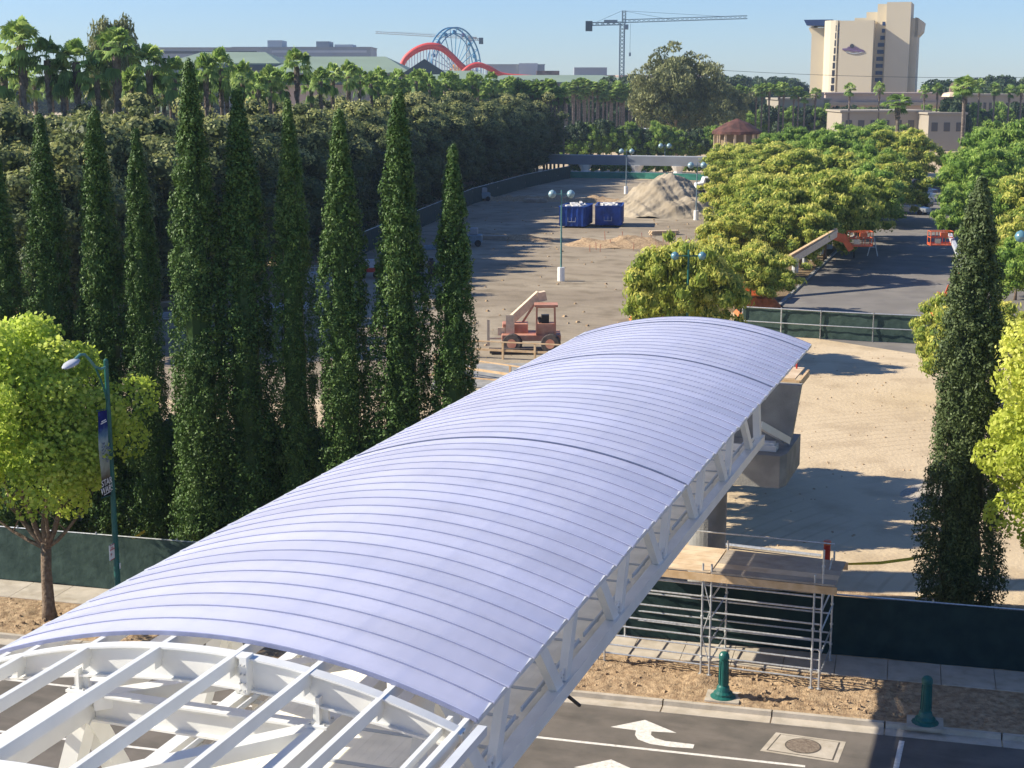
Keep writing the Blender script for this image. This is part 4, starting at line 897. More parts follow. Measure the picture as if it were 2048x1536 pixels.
g = G(985, 400); mound('spoil_heap', [(g[0]-2, g[1], .8, 1.8), (g[0]+14, g[1]+2, .7, 1.8), (g[0]+26, g[1]+3, .5, 1.6)], 'long low berm of soil beside the hedge fence', M['soil'], 'dirt pile', amp=.25, seed=10)
# ------------------------------------------------------------------ dumpsters
def dumpster(x, y, rz, label, m=M['blue'], load=True, L_=5.2, W_=3.1, H_=2.3):
    g = G(x, y); e = empty('dumpster', (g[0], g[1], 0), rz, label=label, cat='dumpster', group='blue roll-off dumpsters')
    q = MB()
    for sx_ in (-1, 1): q.box((sx_*(W_/2-.04), 0, .2+H_/2), (.06, L_, H_))
    for sy_ in (-1, 1): q.box((0, sy_*(L_/2-.04), .2+H_/2), (W_-.16, .06, H_))
    q.box((0, 0, .22), (W_-.1, L_-.1, .08)); bin_ = q.build('bin', m, e)
    q = MB()
    for sx_ in (-1, 1):
        for k in range(9): q.box((sx_*(W_/2+.03), -L_/2+.3+k*(L_-.6)/8, .2+H_/2), (.08, .12, H_-.1))
        q.box((sx_*(W_/2+.02), 0, H_+.2), (.14, L_+.06, .12))
    for sy_ in (-1, 1):
        for k in range(5): q.box((-W_/2+.25+k*(W_-.5)/4, sy_*(L_/2+.03), .2+H_/2), (.1, .08, H_-.1))
        q.box((0, sy_*(L_/2+.02), H_+.2), (W_+.06, .14, .12))
    q.build('rib', m, bin_)
    q = MB(); q.bar((-.5, -L_/2-.09, .75), (.4, -L_/2-.09, .75), .03, .06)
    for xx in (-.5, -.05, .4): q.bar((xx, -L_/2-.09, .75), (xx, -L_/2-.09, 1.25), .06, .03)
    q.build('stencil', M['lamp_grey'], bin_)
    q = MB()
    for sx_ in (-.9, .9): q.cyl((sx_-.06, -L_/2+.4, .15), .15, .12, 10, axis=(1, 0, 0)); q.cyl((sx_-.06, L_/2-.4, .15), .15, .12, 10, axis=(1, 0, 0))
    q.build('wheel', M['black'], e)
    if load:
        r = random.Random(x); q = MB()
        for k in range(42): q.box((r.uniform(-.85, .85), r.uniform(-L_/2+.5, L_/2-.5), H_+r.uniform(-.1, .3)), (r.uniform(.2, .7), r.uniform(.3, .9), r.uniform(.05, .35)), Matrix.Rotation(r.uniform(0, 3), 3, 'Z')@Matrix.Rotation(r.uniform(-.4, .4), 3, 'X'))
        q.build('rubble_load', M['debris'], e)
    return e
dumpster(1152, 452, BR-.22, 'left blue roll-off dumpster heaped with pale rubble, behind a lamp post')
dumpster(1219, 450, BR-.12, 'right blue roll-off dumpster heaped with pale rubble, beside the dirt pile')
dumpster(1440, 428, BR, 'bright blue bin half hidden behind the locust trees', M['blue_bright'], load=False)
# ------------------------------------------------------------------ telehandler
g = G(1062, 700); e = empty('telehandler', (g[0], g[1], 0), BR, label='dusty salmon telehandler parked in the lot behind the timber railings', cat='telehandler')
def wheel(c, r_, w_, par, ax=(1, 0, 0)):
    a = Vector(ax).normalized(); p = Vector(c)-a*w_/2
    wo = MB().tube([p, p+a*w_*.12, p+a*w_*.88, p+a*w_], [r_*.93, r_, r_, r_*.93], 20).build('tyre', M['rubber_dusty'], par)
    MB().tube([p-a*.02, p+a*(w_+.04)], r_*.5, 14).build('rim', M['salmon'], wo)
q = MB(); q.prism([(-1.9, -1.0), (1.9, -1.0), (1.9, 1.0), (-1.9, 1.0)], .75, 1.15); q.prism([(-1.85, -.2), (-.2, -.2), (-.2, .95), (-1.85, .95)], 1.15, 1.75); q.build('chassis', M['salmon'], e, bevel=.04)
for x_, y_ in ((1.25, -1.15), (-1.2, -1.1), (1.25, 1.15), (-1.2, 1.15)): wheel((x_, y_, .62), .62, .45, e, (.25, 1, 0) if y_ < 0 else (0, 1, 0))
q = MB()
for x_ in (.35, 1.55):
    for y_ in (-.95, .0): q.bar((x_, y_, 1.15), (x_*.95+.03, y_, 2.95), .1, .1)
q.bar((.36, -.95, 2.93), (1.53, -.95, 2.93), .08, .08); q.bar((.36, 0, 2.93), (1.53, 0, 2.93), .08, .08); q.bar((.35, -.95, 1.2), (.35, 0, 1.2), .08, .08); q.bar((1.55, -.95, 1.2), (1.55, 0, 1.2), .08, .08)
q.build('cab_frame', M['salmon'], e)
MB().box((.95, -.45, 3.02), (1.5, 1.2, .14)).build('cab_roof', M['salmon'], e)
MB().box((.95, -.45, 1.5), (1.15, .9, .7)).build('cab_body', M['salmon'], e)
MB().box((.9, -.4, 2.0), (.5, .5, .75)).build('seat', M['black'], e)
MB().tube([(.6, -.6, 1.9), (.5, -.62, 2.25)], .12, 10).build('steering_wheel', M['black'], e)
q = MB(); q.bar((-1.3, .35, 1.9), (.55, .75, 3.55), .42, .5); q.build('boom', M['cream_paint'], e)
q = MB(); q.bar((.4, .7, 3.35), (.95, .8, 3.45), .5, .6); q.build('boom_head', M['cream_paint'], e)
q = MB(); q.bar((-.9, .3, 1.2), (.2, .5, 2.9), .12, .12); q.build('lift_cylinder', M['salmon'], e)
q = MB()
q.box((-2.75, -.3, 1.2), (.16, .12, 1.7)); q.box((-2.0, -.3, .8), (1.6, .1, .1)); q.box((-1.35, -.4, 1.6), (.55, .1, 1.5)); q.box((-1.9, -.2, 1.25), (.5, .1, .5))
q.build('fork_carriage', M['cream_paint'], e)
for y_ in (-1.2, -.7): MB().bar((-2.7, y_, .25), (-.3, y_-.2, .18), .12, .06).build('fork', M['rubber_dusty'], e)
MB().box((-1.2, -1.5, .22), (2.9, .5, .3)).build('attachment', M['rubber_dusty'], e)
# timber railings near the telehandler
def railing(a, c, label, n=4, h=1.1, z=0, two=True, m=M['wood']):
    a = G(*a, z); c = G(*c, z); e = empty('timber_railing', tuple(a), label=label, cat='railing'); d = Vector(c-a)
    for i in range(n+1): p = d*i/n; MB().bar(p, p+Vector((0, 0, h)), .12, .12).build('post', m, e)
    MB().bar((0, 0, h-.02), d+Vector((0, 0, h-.02)), .14, .06).build('top_rail', m, e)
    if two: MB().bar((0, 0, h*.5), d+Vector((0, 0, h*.5)), .06, .14).build('mid_rail', m, e)
railing((880, 712), (1200, 728), 'farther timber railing in front of the telehandler', 5)
railing((870, 745), (1100, 780), 'nearer timber railing stepping down toward the roof', 3)
railing((830, 785), (1010, 800), 'lowest timber railing touching the roof edge at centre', 2, two=False)
railing((60, 640), (560, 600), 'timber railing glimpsed between the left cypresses', 9, two=True, m=M['ply_grey'])
tag(sheet('ramp_slab', [G(860, 780)[:2], G(1070, 770)[:2], G(1110, 725)[:2], G(880, 730)[:2]], .02, M['concrete_grey']), kind='structure')
# rubble, pipes and small gear between the cypresses
r = random.Random(11)
def gear(x, y, label, m, build, cat='equipment', name='equipment'):
    g = G(x, y); e = empty(name, (g[0], g[1], 0), r.uniform(-.3, .3)+BR, label=label, cat=cat); build(e, m); return e
def b_crate(e, m):
    q = MB()
    for k in range(7): q.bar((-1.2+k*.4, -.6, 0), (-1.2+k*.4, -.6, 1.5), .06, .06)
    for z in (.1, .75, 1.5): q.bar((-1.2, -.6, z), (1.2, -.6, z), .06, .06); q.bar((-1.2, .6, z), (1.2, .6, z), .06, .06)
    q.build('frame', m, e); MB().box((0, 0, .55), (2.2, 1.0, .9)).build('load', M['greybuild_lt'], e)
gear(642, 568, 'pale wire stillage crate seen between two cypresses', M['galv'], b_crate, 'crate', 'stillage')
def b_cart(e, m):
    MB().box((0, 0, .75), (2.0, 1.1, .35)).build('bed', M['red'], e); MB().box((.1, 0, 1.3), (.8, .7, .7)).build('tank', M['lamp_grey'], e)
    for s_ in (-.7, .7): MB().cyl((s_, -.6, .35), .33, .16, 14, axis=(0, 1, 0)).build('wheel', M['black'], e)
    MB().tube([(-.7, 0, .9), (-.9, 0, 2.6)], .03, 6).build('mast', M['galv'], e); MB().box((-1.3, 0, 2.7), (1.1, .8, .5), Matrix.Rotation(.4, 3, 'Y')).build('tarp', M['blue_bright'], e)
gear(738, 556, 'site cart with a blue tarp on a mast, between two cypresses', None, b_cart, 'site cart', 'site_cart')
def b_pipes(e, m):
    for k in range(7): MB().tube([(-2.5+r.uniform(-.3, .3), k*.25, .1+.12*(k % 3)), (2.5, k*.25+r.uniform(-.3, .3), .1+.12*(k % 3))], .07, 8).build('pipe', m, e)
gear(600, 620, 'stack of pale pipes lying behind the cypresses', M['lamp_grey'], b_pipes, 'pipes', 'pipe_stack')
gear(870, 500, 'scattered dark pipes at the shaded edge of the lot', M['crane'], b_pipes, 'pipes', 'pipe_stack')
gear(350, 640, 'bundle of pale poles behind the tallest cypress', M['lamp_grey'], b_pipes, 'pipes', 'pipe_stack')
def b_machine(e, m):
    MB().box((0, 0, .8), (2.6, 1.2, .9)).build('body', m, e, bevel=.08); MB().box((.4, 0, 1.6), (.9, .9, .7)).build('hood', M['greybuild'], e, bevel=.08)
    for s_ in (-.9, .9): MB().cyl((s_, -.7, .35), .35, .2, 14, axis=(0, 1, 0)).build('wheel', M['rubber'], e)
gear(940, 492, 'dark compressor trailer in the shade right of the last cypress', M['crane'], b_machine, 'trailer', 'compressor_trailer')
gear(962, 402, 'dark machine parked against the hedge fence', M['crane'], b_machine, 'machine', 'machine')
def b_gen(e, m):
    MB().box((0, 0, .95), (.55, .5, 1.7)).build('cabinet', m, e, bevel=.04); MB().box((0, 0, 1.9), (.3, .3, .25)).build('cap', m, e)
gear(863, 562, 'narrow dark cabinet standing on the lot between the last two cypresses', M['black'], b_gen, 'cabinet', 'utility_cabinet')
def b_lumber(e, m):
    for k in range(9): MB().box((0, (k % 3)*.35, .1+.16*(k//3)), (3.2+.2*(k % 2), .3, .13)).build('board', m, e)
gear(985, 480, 'stack of weathered boards beside the compressor trailer', M['ply_grey'], b_lumber, 'lumber', 'lumber_stack')
gear(1070, 405, 'stack of boards by the berm near the hedge fence', M['ply_grey'], b_lumber, 'lumber', 'lumber_stack')
gear(1330, 470, 'low stack of boards in front of the dirt pile', M['ply'], b_lumber, 'lumber', 'lumber_stack')
# red survey stakes and orange netting
for i in range(20):
    x = 1180+i*11+r.uniform(-5, 5); y = 492+r.uniform(-10, 12)
    g = G(x, y); tag(MB().bar((g[0], g[1], 0), (g[0]+r.uniform(-.1, .1), g[1], r.uniform(.7, 1.3)), .09, .06).build('survey_stake', M['salmon']), 'red wooden survey stake around the spoil heap', 'stake', 'survey stakes around the spoil heap')
for i in range(4):
    g = G(1155+i*7, 708+r.uniform(-4, 4)); tag(MB().bar((g[0], g[1], 0), (g[0], g[1], 1.0), .08, .05).build('survey_stake', M['salmon']), 'red stake beside the telehandler shadow', 'stake', 'stakes by the telehandler')
for i, (x, yb, yt) in enumerate(((1608, 674, 642), (1616, 674, 634))):
    g = G(x, yb); h = zat(yt, g[0], g[1]); tag(MB().tube([(g[0], g[1], 0), (g[0], g[1], h)], .13 if i == 0 else .07, 8).build('marker_post', M['orange_dull']), ['thick orange post in front of the gate fence', 'thin orange post beside the thick one'][i], 'post')
g = G(1558, 748); tag(MB().box((g[0], g[1], .02), (1.0, .6, .01)).build('paper_sheet', M['white']), 'white sheet lying on the shaded dirt beyond the pier', 'litter') if False else None
# ------------------------------------------------------------------ boom lifts and orange covers
def basket(e, c, s=1.0, rz=0):
    q = MB(); w_, d_, h_ = 1.9*s, 1.0*s, 1.15*s; Rz = Matrix.Rotation(rz, 3, 'Z'); c = Vector(c)
    P_ = lambda x, y, z: tuple(c+Rz@Vector((x, y, z)))
    for x in (-w_/2, -w_/6, w_/6, w_/2):
        for y in (-d_/2, d_/2): q.tube([P_(x, y, 0), P_(x, y, h_)], .035*s, 6)
    for z in (h_*.12, h_*.55, h_):
        for y in (-d_/2, d_/2): q.tube([P_(-w_/2, y, z), P_(w_/2, y, z)], .035*s, 6)
        for x in (-w_/2, w_/2): q.tube([P_(x, -d_/2, z), P_(x, d_/2, z)], .035*s, 6)
    q.build('basket_rail', M['orange'], e)
    MB().box(P_(0, 0, 0), (w_, d_, .1), Rz).build('basket_floor', M['orange'], e)
    MB().box(P_(.2*s, -d_*.4, h_*.8), (.6*s, .25*s, .3*s), Rz).build('control_box', M['orange'], e)
    q = MB(); q.box(P_(-.35*s, -d_*.52, h_*.3), (.5*s, .03, .4*s), Rz); q.build('placard', M['cream_paint'], e)
# lift 1: boom left with basket
a = D(1560, 533, 124); c_ = D(1672, 466, 130); bk = D(1718, 490, 131)
e = empty('boom_lift', (a[0], a[1], 0), label='orange boom lift reaching out of the locust trees, basket raised over the aisle', cat='boom lift'); b0 = Vector((a[0], a[1], 0))
q = MB(); q.bar(Vector(D(1500, 570, 122))-b0, Vector(c_)-b0, .45, .55); q.build('boom', M['cream_paint'], e)
q = MB(); q.bar(Vector(D(1500, 563, 122))-b0+Vector((0, 0, .25)), Vector(c_)-b0+Vector((0, 0, .34)), .3, .12); q.build('boom_rail', M['wood'], e)
q = MB(); q.bar(Vector(D(1664, 470, 130))-b0, Vector(D(1690, 478, 130))-b0, .5, .7); q.bar(Vector(D(1684, 470, 130))-b0, Vector(D(1702, 500, 130))-b0, .35, .5); q.build('jib', M['orange'], e)
basket(e, Vector(D(1719, 491, 131))-b0, 1.05, BR)
g = G(1500, 600); q = MB(); q.box((g[0]-b0.x, g[1]-b0.y, 1.1), (2.6, 3.6, 1.1)); q.build('turntable', M['orange'], e, bevel=.08)
for i in range(4):
    MB().cyl((g[0]-b0.x+(-1.3 if i % 2 else 1.1), g[1]-b0.y+(-1.3 if i < 2 else 1.3), .5), .5, .35, 14, axis=(1, 0, 0)).build('wheel', M['rubber'], e)
g = G(1708, 515); q = MB(); q.tube([(g[0]-b0.x, g[1]-b0.y, 0), (g[0]-b0.x, g[1]-b0.y, 1.7)], .1, 8); q.build('stand', M['black'], e)
# lift 2
a = G(1915, 560); e = empty('boom_lift', (a[0], a[1], 0), label='orange lift basket hanging over the right side of the aisle beside the cypress', cat='boom lift'); b0 = Vector((a[0], a[1], 0))
basket(e, Vector(D(1880, 489, 131))-b0, 1.0, BR)
q = MB(); q.bar(Vector(D(1900, 470, 132))-b0, Vector(D(1926, 530, 126))-b0, .3, .35); q.bar(Vector(D(1926, 530, 126))-b0, (0, 0, 1.2), .35, .4); q.build('boom', M['lamp_grey'], e)
q = MB(); q.box((1.2, 0, 1.0), (2.2, 2.8, 1.0)); q.build('turntable', M['orange'], e, bevel=.08)
for i in range(4): MB().cyl((.1 if i % 2 else 2.1, -1 if i < 2 else 1, .45), .45, .3, 14, axis=(1, 0, 0)).build('wheel', M['rubber'], e)
# lift 3: folded scissor arms at right
a = G(1886, 640); e = empty('scissor_lift', (a[0], a[1], 0), BR, label='folded orange lift arms just beyond the gate fence at right', cat='scissor lift')
q = MB()
for k in range(3): q.bar((-.5+.1*k, k*.3, .4), (.45, k*.3, 2.1+.2*k), .1, .1); q.bar((.5, k*.3, .4), (-.35, k*.3, 2.0), .1, .1)
q.build('arms', M['orange'], e); MB().box((0, .3, .5), (1.5, 1.4, .4)).build('chassis', M['orange'], e)
def b_cover(e, m, L_=3.6, W_=1.6, H_=1.2):
    q = MB(); r2 = random.Random(int(L_*10)); nx, ny = 14, 8
    for i in range(nx+1):
        for j in range(ny+1):
            u_, v_ = -1+2*i/nx, -1+2*j/ny; h = H_*min(1, 2.2*(1-abs(u_)))*min(1, 2.6*(1-abs(v_))); q.v.append((u_*L_/2, v_*W_/2, h+r2.uniform(-.09, .09)*(h > .1)))
    for i in range(nx):
        for j in range(ny): a_ = i*(ny+1)+j; q.f.append((a_, a_+ny+1, a_+ny+2, a_+1))
    return q
def cover(x, y, L_, W_, H_, label, m=M['orange_dull']):
    g = G(x, y); e = empty('covered_machine', (g[0], g[1], 0), BR, label=label, cat='machine')
    b_cover(e, m, L_, W_, H_).build('hood', m, e); MB().box((0, 0, .35), (L_*.9, W_*.8, .5)).build('chassis', M['rubber'], e)
cover(1520, 628, 3.7, 2.4, 1.25, 'orange machine hood at the foot of the locust trees, left of the aisle')
cover(1300, 640, 3.0, 1.8, 1.1, 'orange covered machine partly hidden by the roof crest and leaves')
cover(1400, 642, 1.8, 1.5, .9, 'small orange covered machine behind the lamp post and roof crest')
# trestle by the aisle
g = G(1745, 512); e = empty('trestle', (g[0], g[1], 0), label='white A-frame trestle standing on the aisle below the lift basket', cat='trestle')
q = MB()
for s_ in (-1, 1): q.bar((s_*.5, 0, 0), (s_*.06, 0, 1.9), .09, .09)
q.build('legs', M['white'], e); MB().bar((-.3, 0, .9), (.3, 0, .9), .07, .07).build('crossbar', M['white'], e)
# guard rail under boom
a = G(1590, 545); c_ = G(1700, 470); d = Vector(c_-a); e = empty('concrete_posts', tuple(a), label='row of short concrete posts along the verge below the boom', cat='posts')
for i in range(8): MB().cyl(d*i/7, .3, 1.6, 10).build('post', M['greybuild_lt'], e)
# ------------------------------------------------------------------ vehicles
def car(x, y, rz, body, label, suv=False):
    g = G(x, y); e = empty('parked_car', (g[0], g[1], 0), rz, label=label, cat='car', group='cars parked along the aisle')
    h = 1.75 if suv else 1.45; pf = [(-2.3, .35), (-2.3, .85), (-1.3, .98), (-.6, h-.03), (1.2, h), (2.0, 1.0), (2.3, .9), (2.3, .35)]
    q = MB(); n_ = len(pf)
    for s_ in (-.9, .9):
        for u_, z in pf: q.v.append((s_*(.84 if z > 1.05 else 1), u_, z))
    q.f.append(tuple(range(n_))[::-1]); q.f.append(tuple(n_+i for i in range(n_)))
    for i in range(n_): j = (i+1) % n_; q.f.append((i, j, n_+j, n_+i))
    bd_ = q.build('body', body, e, bevel=.05)
    for s_ in (-1, 1): MB().prism([(-.5, 1.0), (1.5, 1.0), (1.1, h-.12), (-.35, h-.12)], 0, .02, Matrix(((0, 0, s_*1), (1, 0, 0), (0, 1, 0)))).build('side_window', M['glass'], bd_).location.x = s_*.80
    MB().bar((0, -1.28, 1.02), (0, -.68, h-.07), 1.35, .03, up=(0, -1, .7)).build('windscreen', M['glass'], bd_)
    for s_ in (-1, 1):
        for u_ in (-1.45, 1.4): MB().cyl((s_*.92-.1, u_, .33), .33, .2, 14, axis=(1, 0, 0)).build('wheel', M['rubber'], e)
cols = [mat('car_silver', (.42, .44, .46), .3, metal=.4), mat('car_dark', (.02, .025, .04), .25), mat('car_white', (.75, .75, .74), .3), mat('car_navy', (.03, .05, .10), .25)]
ln = ['silver car nearest in the row parked left of the aisle', 'dark car second in the row left of the aisle', 'silver-grey car third in the parked row', 'white car in the middle of the parked row', 'navy car just beyond the white one', 'dark car farther up the parked row', 'dark suv near the far end of the row']
for i in range(7):
    g = np.array(G(1824, 428))+(np.array(G(1850, 374))-np.array(G(1824, 428)))*i/6
    px_, py_ = proj(g); car(px_, py_, R(70), cols[[0, 1, 0, 2, 3, 1, 3][i]], ln[i], suv=i > 4)
# tanker truck
g = G(1415, 392); e = empty('tanker_truck', (g[0], g[1], 0), BR+.05, label='white tanker truck parked behind the dirt pile, half hidden by trees', cat='truck')
q = MB(); q.prism([(-1.2, 1.0), (1.0, 1.0), (1.0, 2.9), (-.7, 2.9), (-.95, 2.1), (-1.9, 1.95), (-1.9, 1.0)], -1.15, 1.15, Matrix(((1, 0, 0), (0, 0, 1), (0, 1, 0)))); q.build('cab', M['white'], e, bevel=.06)
MB().box((-.1, -1.17, 2.35), (.9, .04, .6)).build('side_window', M['glass'], e)
MB().tube([(1.4, 0, 2.0), (1.6, 0, 2.0), (6.3, 0, 2.0), (6.5, 0, 2.0)], [.95, 1.1, 1.1, .95], 18).build('tank', M['cream_paint'], e)
MB().box((2.6, 0, .85), (8, .9, .25)).build('chassis', M['black'], e)
for x_ in (-1.0, 4.2, 5.5):
    for s_ in (-1, 1): MB().cyl((x_, s_*1.0-.15, .5), .5, .3, 16, axis=(0, 1, 0)).build('wheel', M['rubber'], e)
# ------------------------------------------------------------------ elevated guideways
def guideway(x0, y0, x1, y1, ztop, th, piers, label, z0w=.9, dz=None):
    a = G(x0, y0, ztop); c = G(x1, y1, ztop); e = empty('guideway', (a[0], a[1], 0), label=label, cat='guideway'); d = Vector(c-a); d.z = 0
    MB().bar((0, 0, ztop-th/2), d+Vector((0, 0, ztop-th/2)), z0w, th).build('beam', M['monorail'], e)
    MB().bar((0, 0, ztop+.06), d+Vector((0, 0, ztop+.06)), z0w*.5, .12).build('running_rail', M['greybuild_lt'], e)
    for t_ in piers:
        p = d*t_; q = MB(); q.tube([p, p+Vector((0, 0, ztop-th-1.0))], [.9, .85], 12); q.tube([p+Vector((0, 0, ztop-th-1.0)), p+Vector((0, 0, ztop-th))], [.85, 1.4], 12); q.build('column', M['white'], e)
ga, gc = D(1060, 309, 296), D(1470, 313, 296)
guideway(1060, 309, 1470, 315, float((ga[2])), 1.7, (.278, .532, .73), 'long grey elevated guideway on white flared columns crossing behind the lot', 2.0)
ga = D(1205, 253, 400); guideway(1120, 253, 1320, 258, float(ga[2]), 1.6, (.54,), 'short elevated guideway seen above the shrubs left of the eucalyptus', 1.6)
# ------------------------------------------------------------------ hotel tower
HD = 560.0; hb = empty('hotel_tower', label='tall cream hotel tower with stepped top and purple sign on the horizon', cat='hotel')
hc = D(1722, 165, HD); hb.location = (hc[0], hc[1], 0); hb.rotation_euler.z = BR-.3
K = HD/F; zz_ = lambda py: HC+(165-py)*K; xx = lambda px: (px-1730)*K
def slab(px0, px1, py0, dep0, dep1, name='wing', m=M['hotel'], chw=0, par=hb):
    q = MB(); x0, x1 = xx(px0), xx(px1); q.prism([(x0, dep0), (x1, dep0), (x1, dep1), (x0, dep1)], -1, zz_(py0)); return q.build(name, m, par)
# curved left wing
q = MB(); pl_ = [(xx(1654), 3), (xx(1660), 0), (xx(1668), -1.5), (xx(1678), -2.4), (xx(1682), -2.5), (xx(1682), 16), (xx(1654), 16)]; q.prism(pl_, -1, zz_(46)); q.build('wing', M['hotel'], hb)
slab(1626, 1654.1, 58, 8, 22)
slab(1682.1, 1686, 46, -1.6, 15)
slab(1686.1, 1751, 47, -3.0, 15)
# shoulder flare right of the face
q = MB(); q.prism([(xx(1739), zz_(90)), (xx(1751), zz_(73)), (xx(1751.5), zz_(47)), (xx(1738), zz_(47))], -.55, 3, Matrix(((1, 0, 0), (0, 0, 1), (0, 1, 0)))); 
slab(1751.1, 1772, 52, 5, 16)
slab(1772.1, 1818, 12, 2.0, 22)
slab(1751, 1772, 12.5, 12, 21.5)
slab(1728, 1772, 27, 16.2, 26); slab(1705, 1773, 38, 16.4, 26)
slab(1818.1, 1832, 42, 5, 20)
q = MB(); q.prism([(xx(1832), zz_(78)), (xx(1841), zz_(68)), (xx(1843), zz_(50)), (xx(1832), zz_(42)), (xx(1826), zz_(40)), (xx(1826), zz_(78))], 5, 19, Matrix(((1, 0, 0), (0, 0, 1), (0, 1, 0)))); q.build('wing', M['hotel'], hb)
q = MB(); q.prism([(xx(1612), zz_(43)), (xx(1668), zz_(43)), (xx(1668), zz_(47)), (xx(1654), zz_(55)), (xx(1618), zz_(54))], 4, 24, Matrix(((1, 0, 0), (0, 0, 1), (0, 1, 0)))); q.build('roof_fascia', M['hotel_dark'], hb)
q = MB(); q.prism([(xx(1619), zz_(58)), (xx(1630), zz_(80)), (xx(1630), zz_(54))], 8.5, 21, Matrix(((1, 0, 0), (0, 0, 1), (0, 1, 0)))); q.build('wing', M['hotel'], hb)
for k in range(9): MB().box(((xx(1678)+xx(1686))/2-k*.12, -1.95, zz_(61+k*14.3)), (1.35, 1.0, 2.05)).build('window', M['hotel_win'], hb)
for k in range(9):
    w_ = (1.1, 1.1, 1.5, 2.2, 2.3, 2.4, 2.4, 2.4, 2.4)[k]; MB().box((xx(1770)-w_/2-k*.05, 4.9, zz_(52+k*13.5)), (w_, .4, 1.35)).build('window', M['hotel_dark'], hb)
q = MB(); r_ = random.Random(4); XZ = Matrix(((1, 0, 0), (0, 0, 1), (0, 1, 0))); x0_ = xx(1713); z0_ = zz_(101)
for i in range(26):
    u_ = -1+2*i/25; hh = 1.5*(1-abs(u_)**1.6)+.35; zc = z0_-.9*max(0, u_)+r_.uniform(-.25, .25)
    q.bar((x0_+u_*3.7, -3.12, zc-hh*.5), (x0_+u_*3.7+.35, -3.12, zc+hh*.5), .2, .16)
q.bar((x0_-3.6, -3.12, z0_+.1), (x0_+3.9, -3.12, z0_-.8), .16, .3); q.build('sign_lettering', M['purple'], hb)
q = MB(); q.tube([(x0_-2.2+k*.5, -3.1, z0_-1.15-.5*math.sin(k/11*math.pi)) for k in range(12)], .2, 5); q.build('sign_swash', M['greybuild'], hb)
q = MB(); q.prism([(xx(1711)+math.cos(a*R(30))*.7, zz_(95)+math.sin(a*R(30))*.7) for a in range(12)], -3.3, -3.02, XZ); q.build('sign_disc', M['hotel_win'], hb)
# ------------------------------------------------------------------ background buildings
def bld(px0, px1, pyt, d, depth, label, m, name='building', roof=None, bands=0, bandm=None, pyb=None, cat='building', par=None, win=0, rot=None):
    c = D((px0+px1)/2, 165, d); k = d/F; w_ = (px1-px0)*k; h = HC+(165-pyt)*k
    e = par or empty(name, (c[0], c[1], 0), BR if rot is None else rot, label=label, cat=cat)
    MB().box((0, depth/2, (h-1)/2), (w_, depth, h+1)).build('wall', m, e)
    MB().box((0, depth/2, h+.15), (w_+.8, depth+.8, .5)).build('parapet', roof or m, e)
    for i in range(bands):
        z = h-2.2-i*3.6
        if z > 1: MB().box((0, -.03, z), (w_*.94, .12, 1.3)).build('window_band', bandm or M['hotel_win'], e)
    for i in range(win):
        MB().box((-w_/2+w_*(i+.5)/win, -.03, h-3.2), (w_/win*.5, .12, 2.2)).build('window', bandm or M['hotel_win'], e)
    return e, h, w_
def addbox(e, x0, w_, z0, h, dep, m, name='rooftop_unit', y=2):
    MB().box((x0, y+dep/2, z0+h/2), (w_, dep, h)).build(name, m, e)
k8 = 900/F
e, h, w_ = bld(470, 740, 98, 900, 40, 'long grey block with rooftop plant rooms on the skyline, left of the rides', M['greybuild'], bands=2, bandm=M['greybuild_lt'])
addbox(e, -w_/2+24, 28*k8*1.0, h, 14*k8, 20, M['greybuild_lt']); addbox(e, 12, 26*k8, h, 12*k8, 20, M['greybuild']); addbox(e, 24, 36*k8, h, 6*k8, 20, M['greybuild_lt'])
e, h, w_ = bld(310, 520, 99, 820, 40, 'low grey-blue hall with a sloped roof on the skyline at left', M['greybuild'], bands=2)
def hiproof(px0, px1, pye, pyr, d, depth, label, wallm, roofm=M['greenroof'], name='pavilion'):
    c = D((px0+px1)/2, 165, d); k = d/F; w_ = (px1-px0)*k; he = HC+(165-pye)*k; hr = HC+(165-pyr)*k
    e = empty(name, (c[0], c[1], 0), BR, label=label, cat='building'); MB().box((0, depth/2, he/2), (w_*.94, depth*.94, he)).build('wall', wallm, e)
    q = MB(); a = w_/2; i_ = min(depth/2, w_*.22)
    q.v = [(-a, 0, he), (a, 0, he), (a, depth, he), (-a, depth, he), (-a+i_, depth/2, hr), (a-i_, depth/2, hr), (-a, 0, he-.5), (a, 0, he-.5), (a, depth, he-.5), (-a, depth, he-.5)]
    q.f = [(0, 1, 5, 4), (1, 2, 5), (2, 3, 4, 5), (3, 0, 4), (0, 6, 7, 1), (1, 7, 8, 2), (2, 8, 9, 3), (3, 9, 6, 0), (6, 9, 8, 7)]; q.build('roof', roofm, e); return e, he, w_
e, he, w_ = hiproof(330, 560, 128, 104, 560, 50, 'hall with a curved grey-green roof and dark clerestory behind the palms', M['greybuild'])
MB().box((10, -.4, he-1.5), (w_*.6, .6, 2.0)).build('clerestory', M['teal_roof'], e)
e, he, w_ = hiproof(520, 820, 146, 112, 470, 60, 'large pavilion with a broad grey-green roof and a dark gable behind the palms', M['pinkbeige'])
q = MB(); q.prism([(20, 0), (34, 0), (27, 4.5)], -1.0, 6, Matrix(((1, 0, 0), (0, 0, 1), (0, 1, 0)))); o = q.build('gable', M['teal_roof'], e); o.location.z = he-.5
MB().box((-10, -.8, he-2.5), (60, 1.0, 2.2)).build('clerestory', M['teal_roof'], e)
MB().box((8, -5, he-13), (24, 9, 8)).build('annex', M['pinkbeige'], e)
e, he, w_ = hiproof(700, 1010, 163, 141, 520, 60, 'wide grey-green roofed hall below the roller coaster', M['pinkbeige'])
MB().box((-14, -.8, he-2), (50, 1.0, 2.0)).build('clerestory', M['teal_roof'], e)
e, he, w_ = hiproof(930, 1290, 164, 150, 540, 50, 'low grey-green roofed hall below the far tower crane', M['beige'])
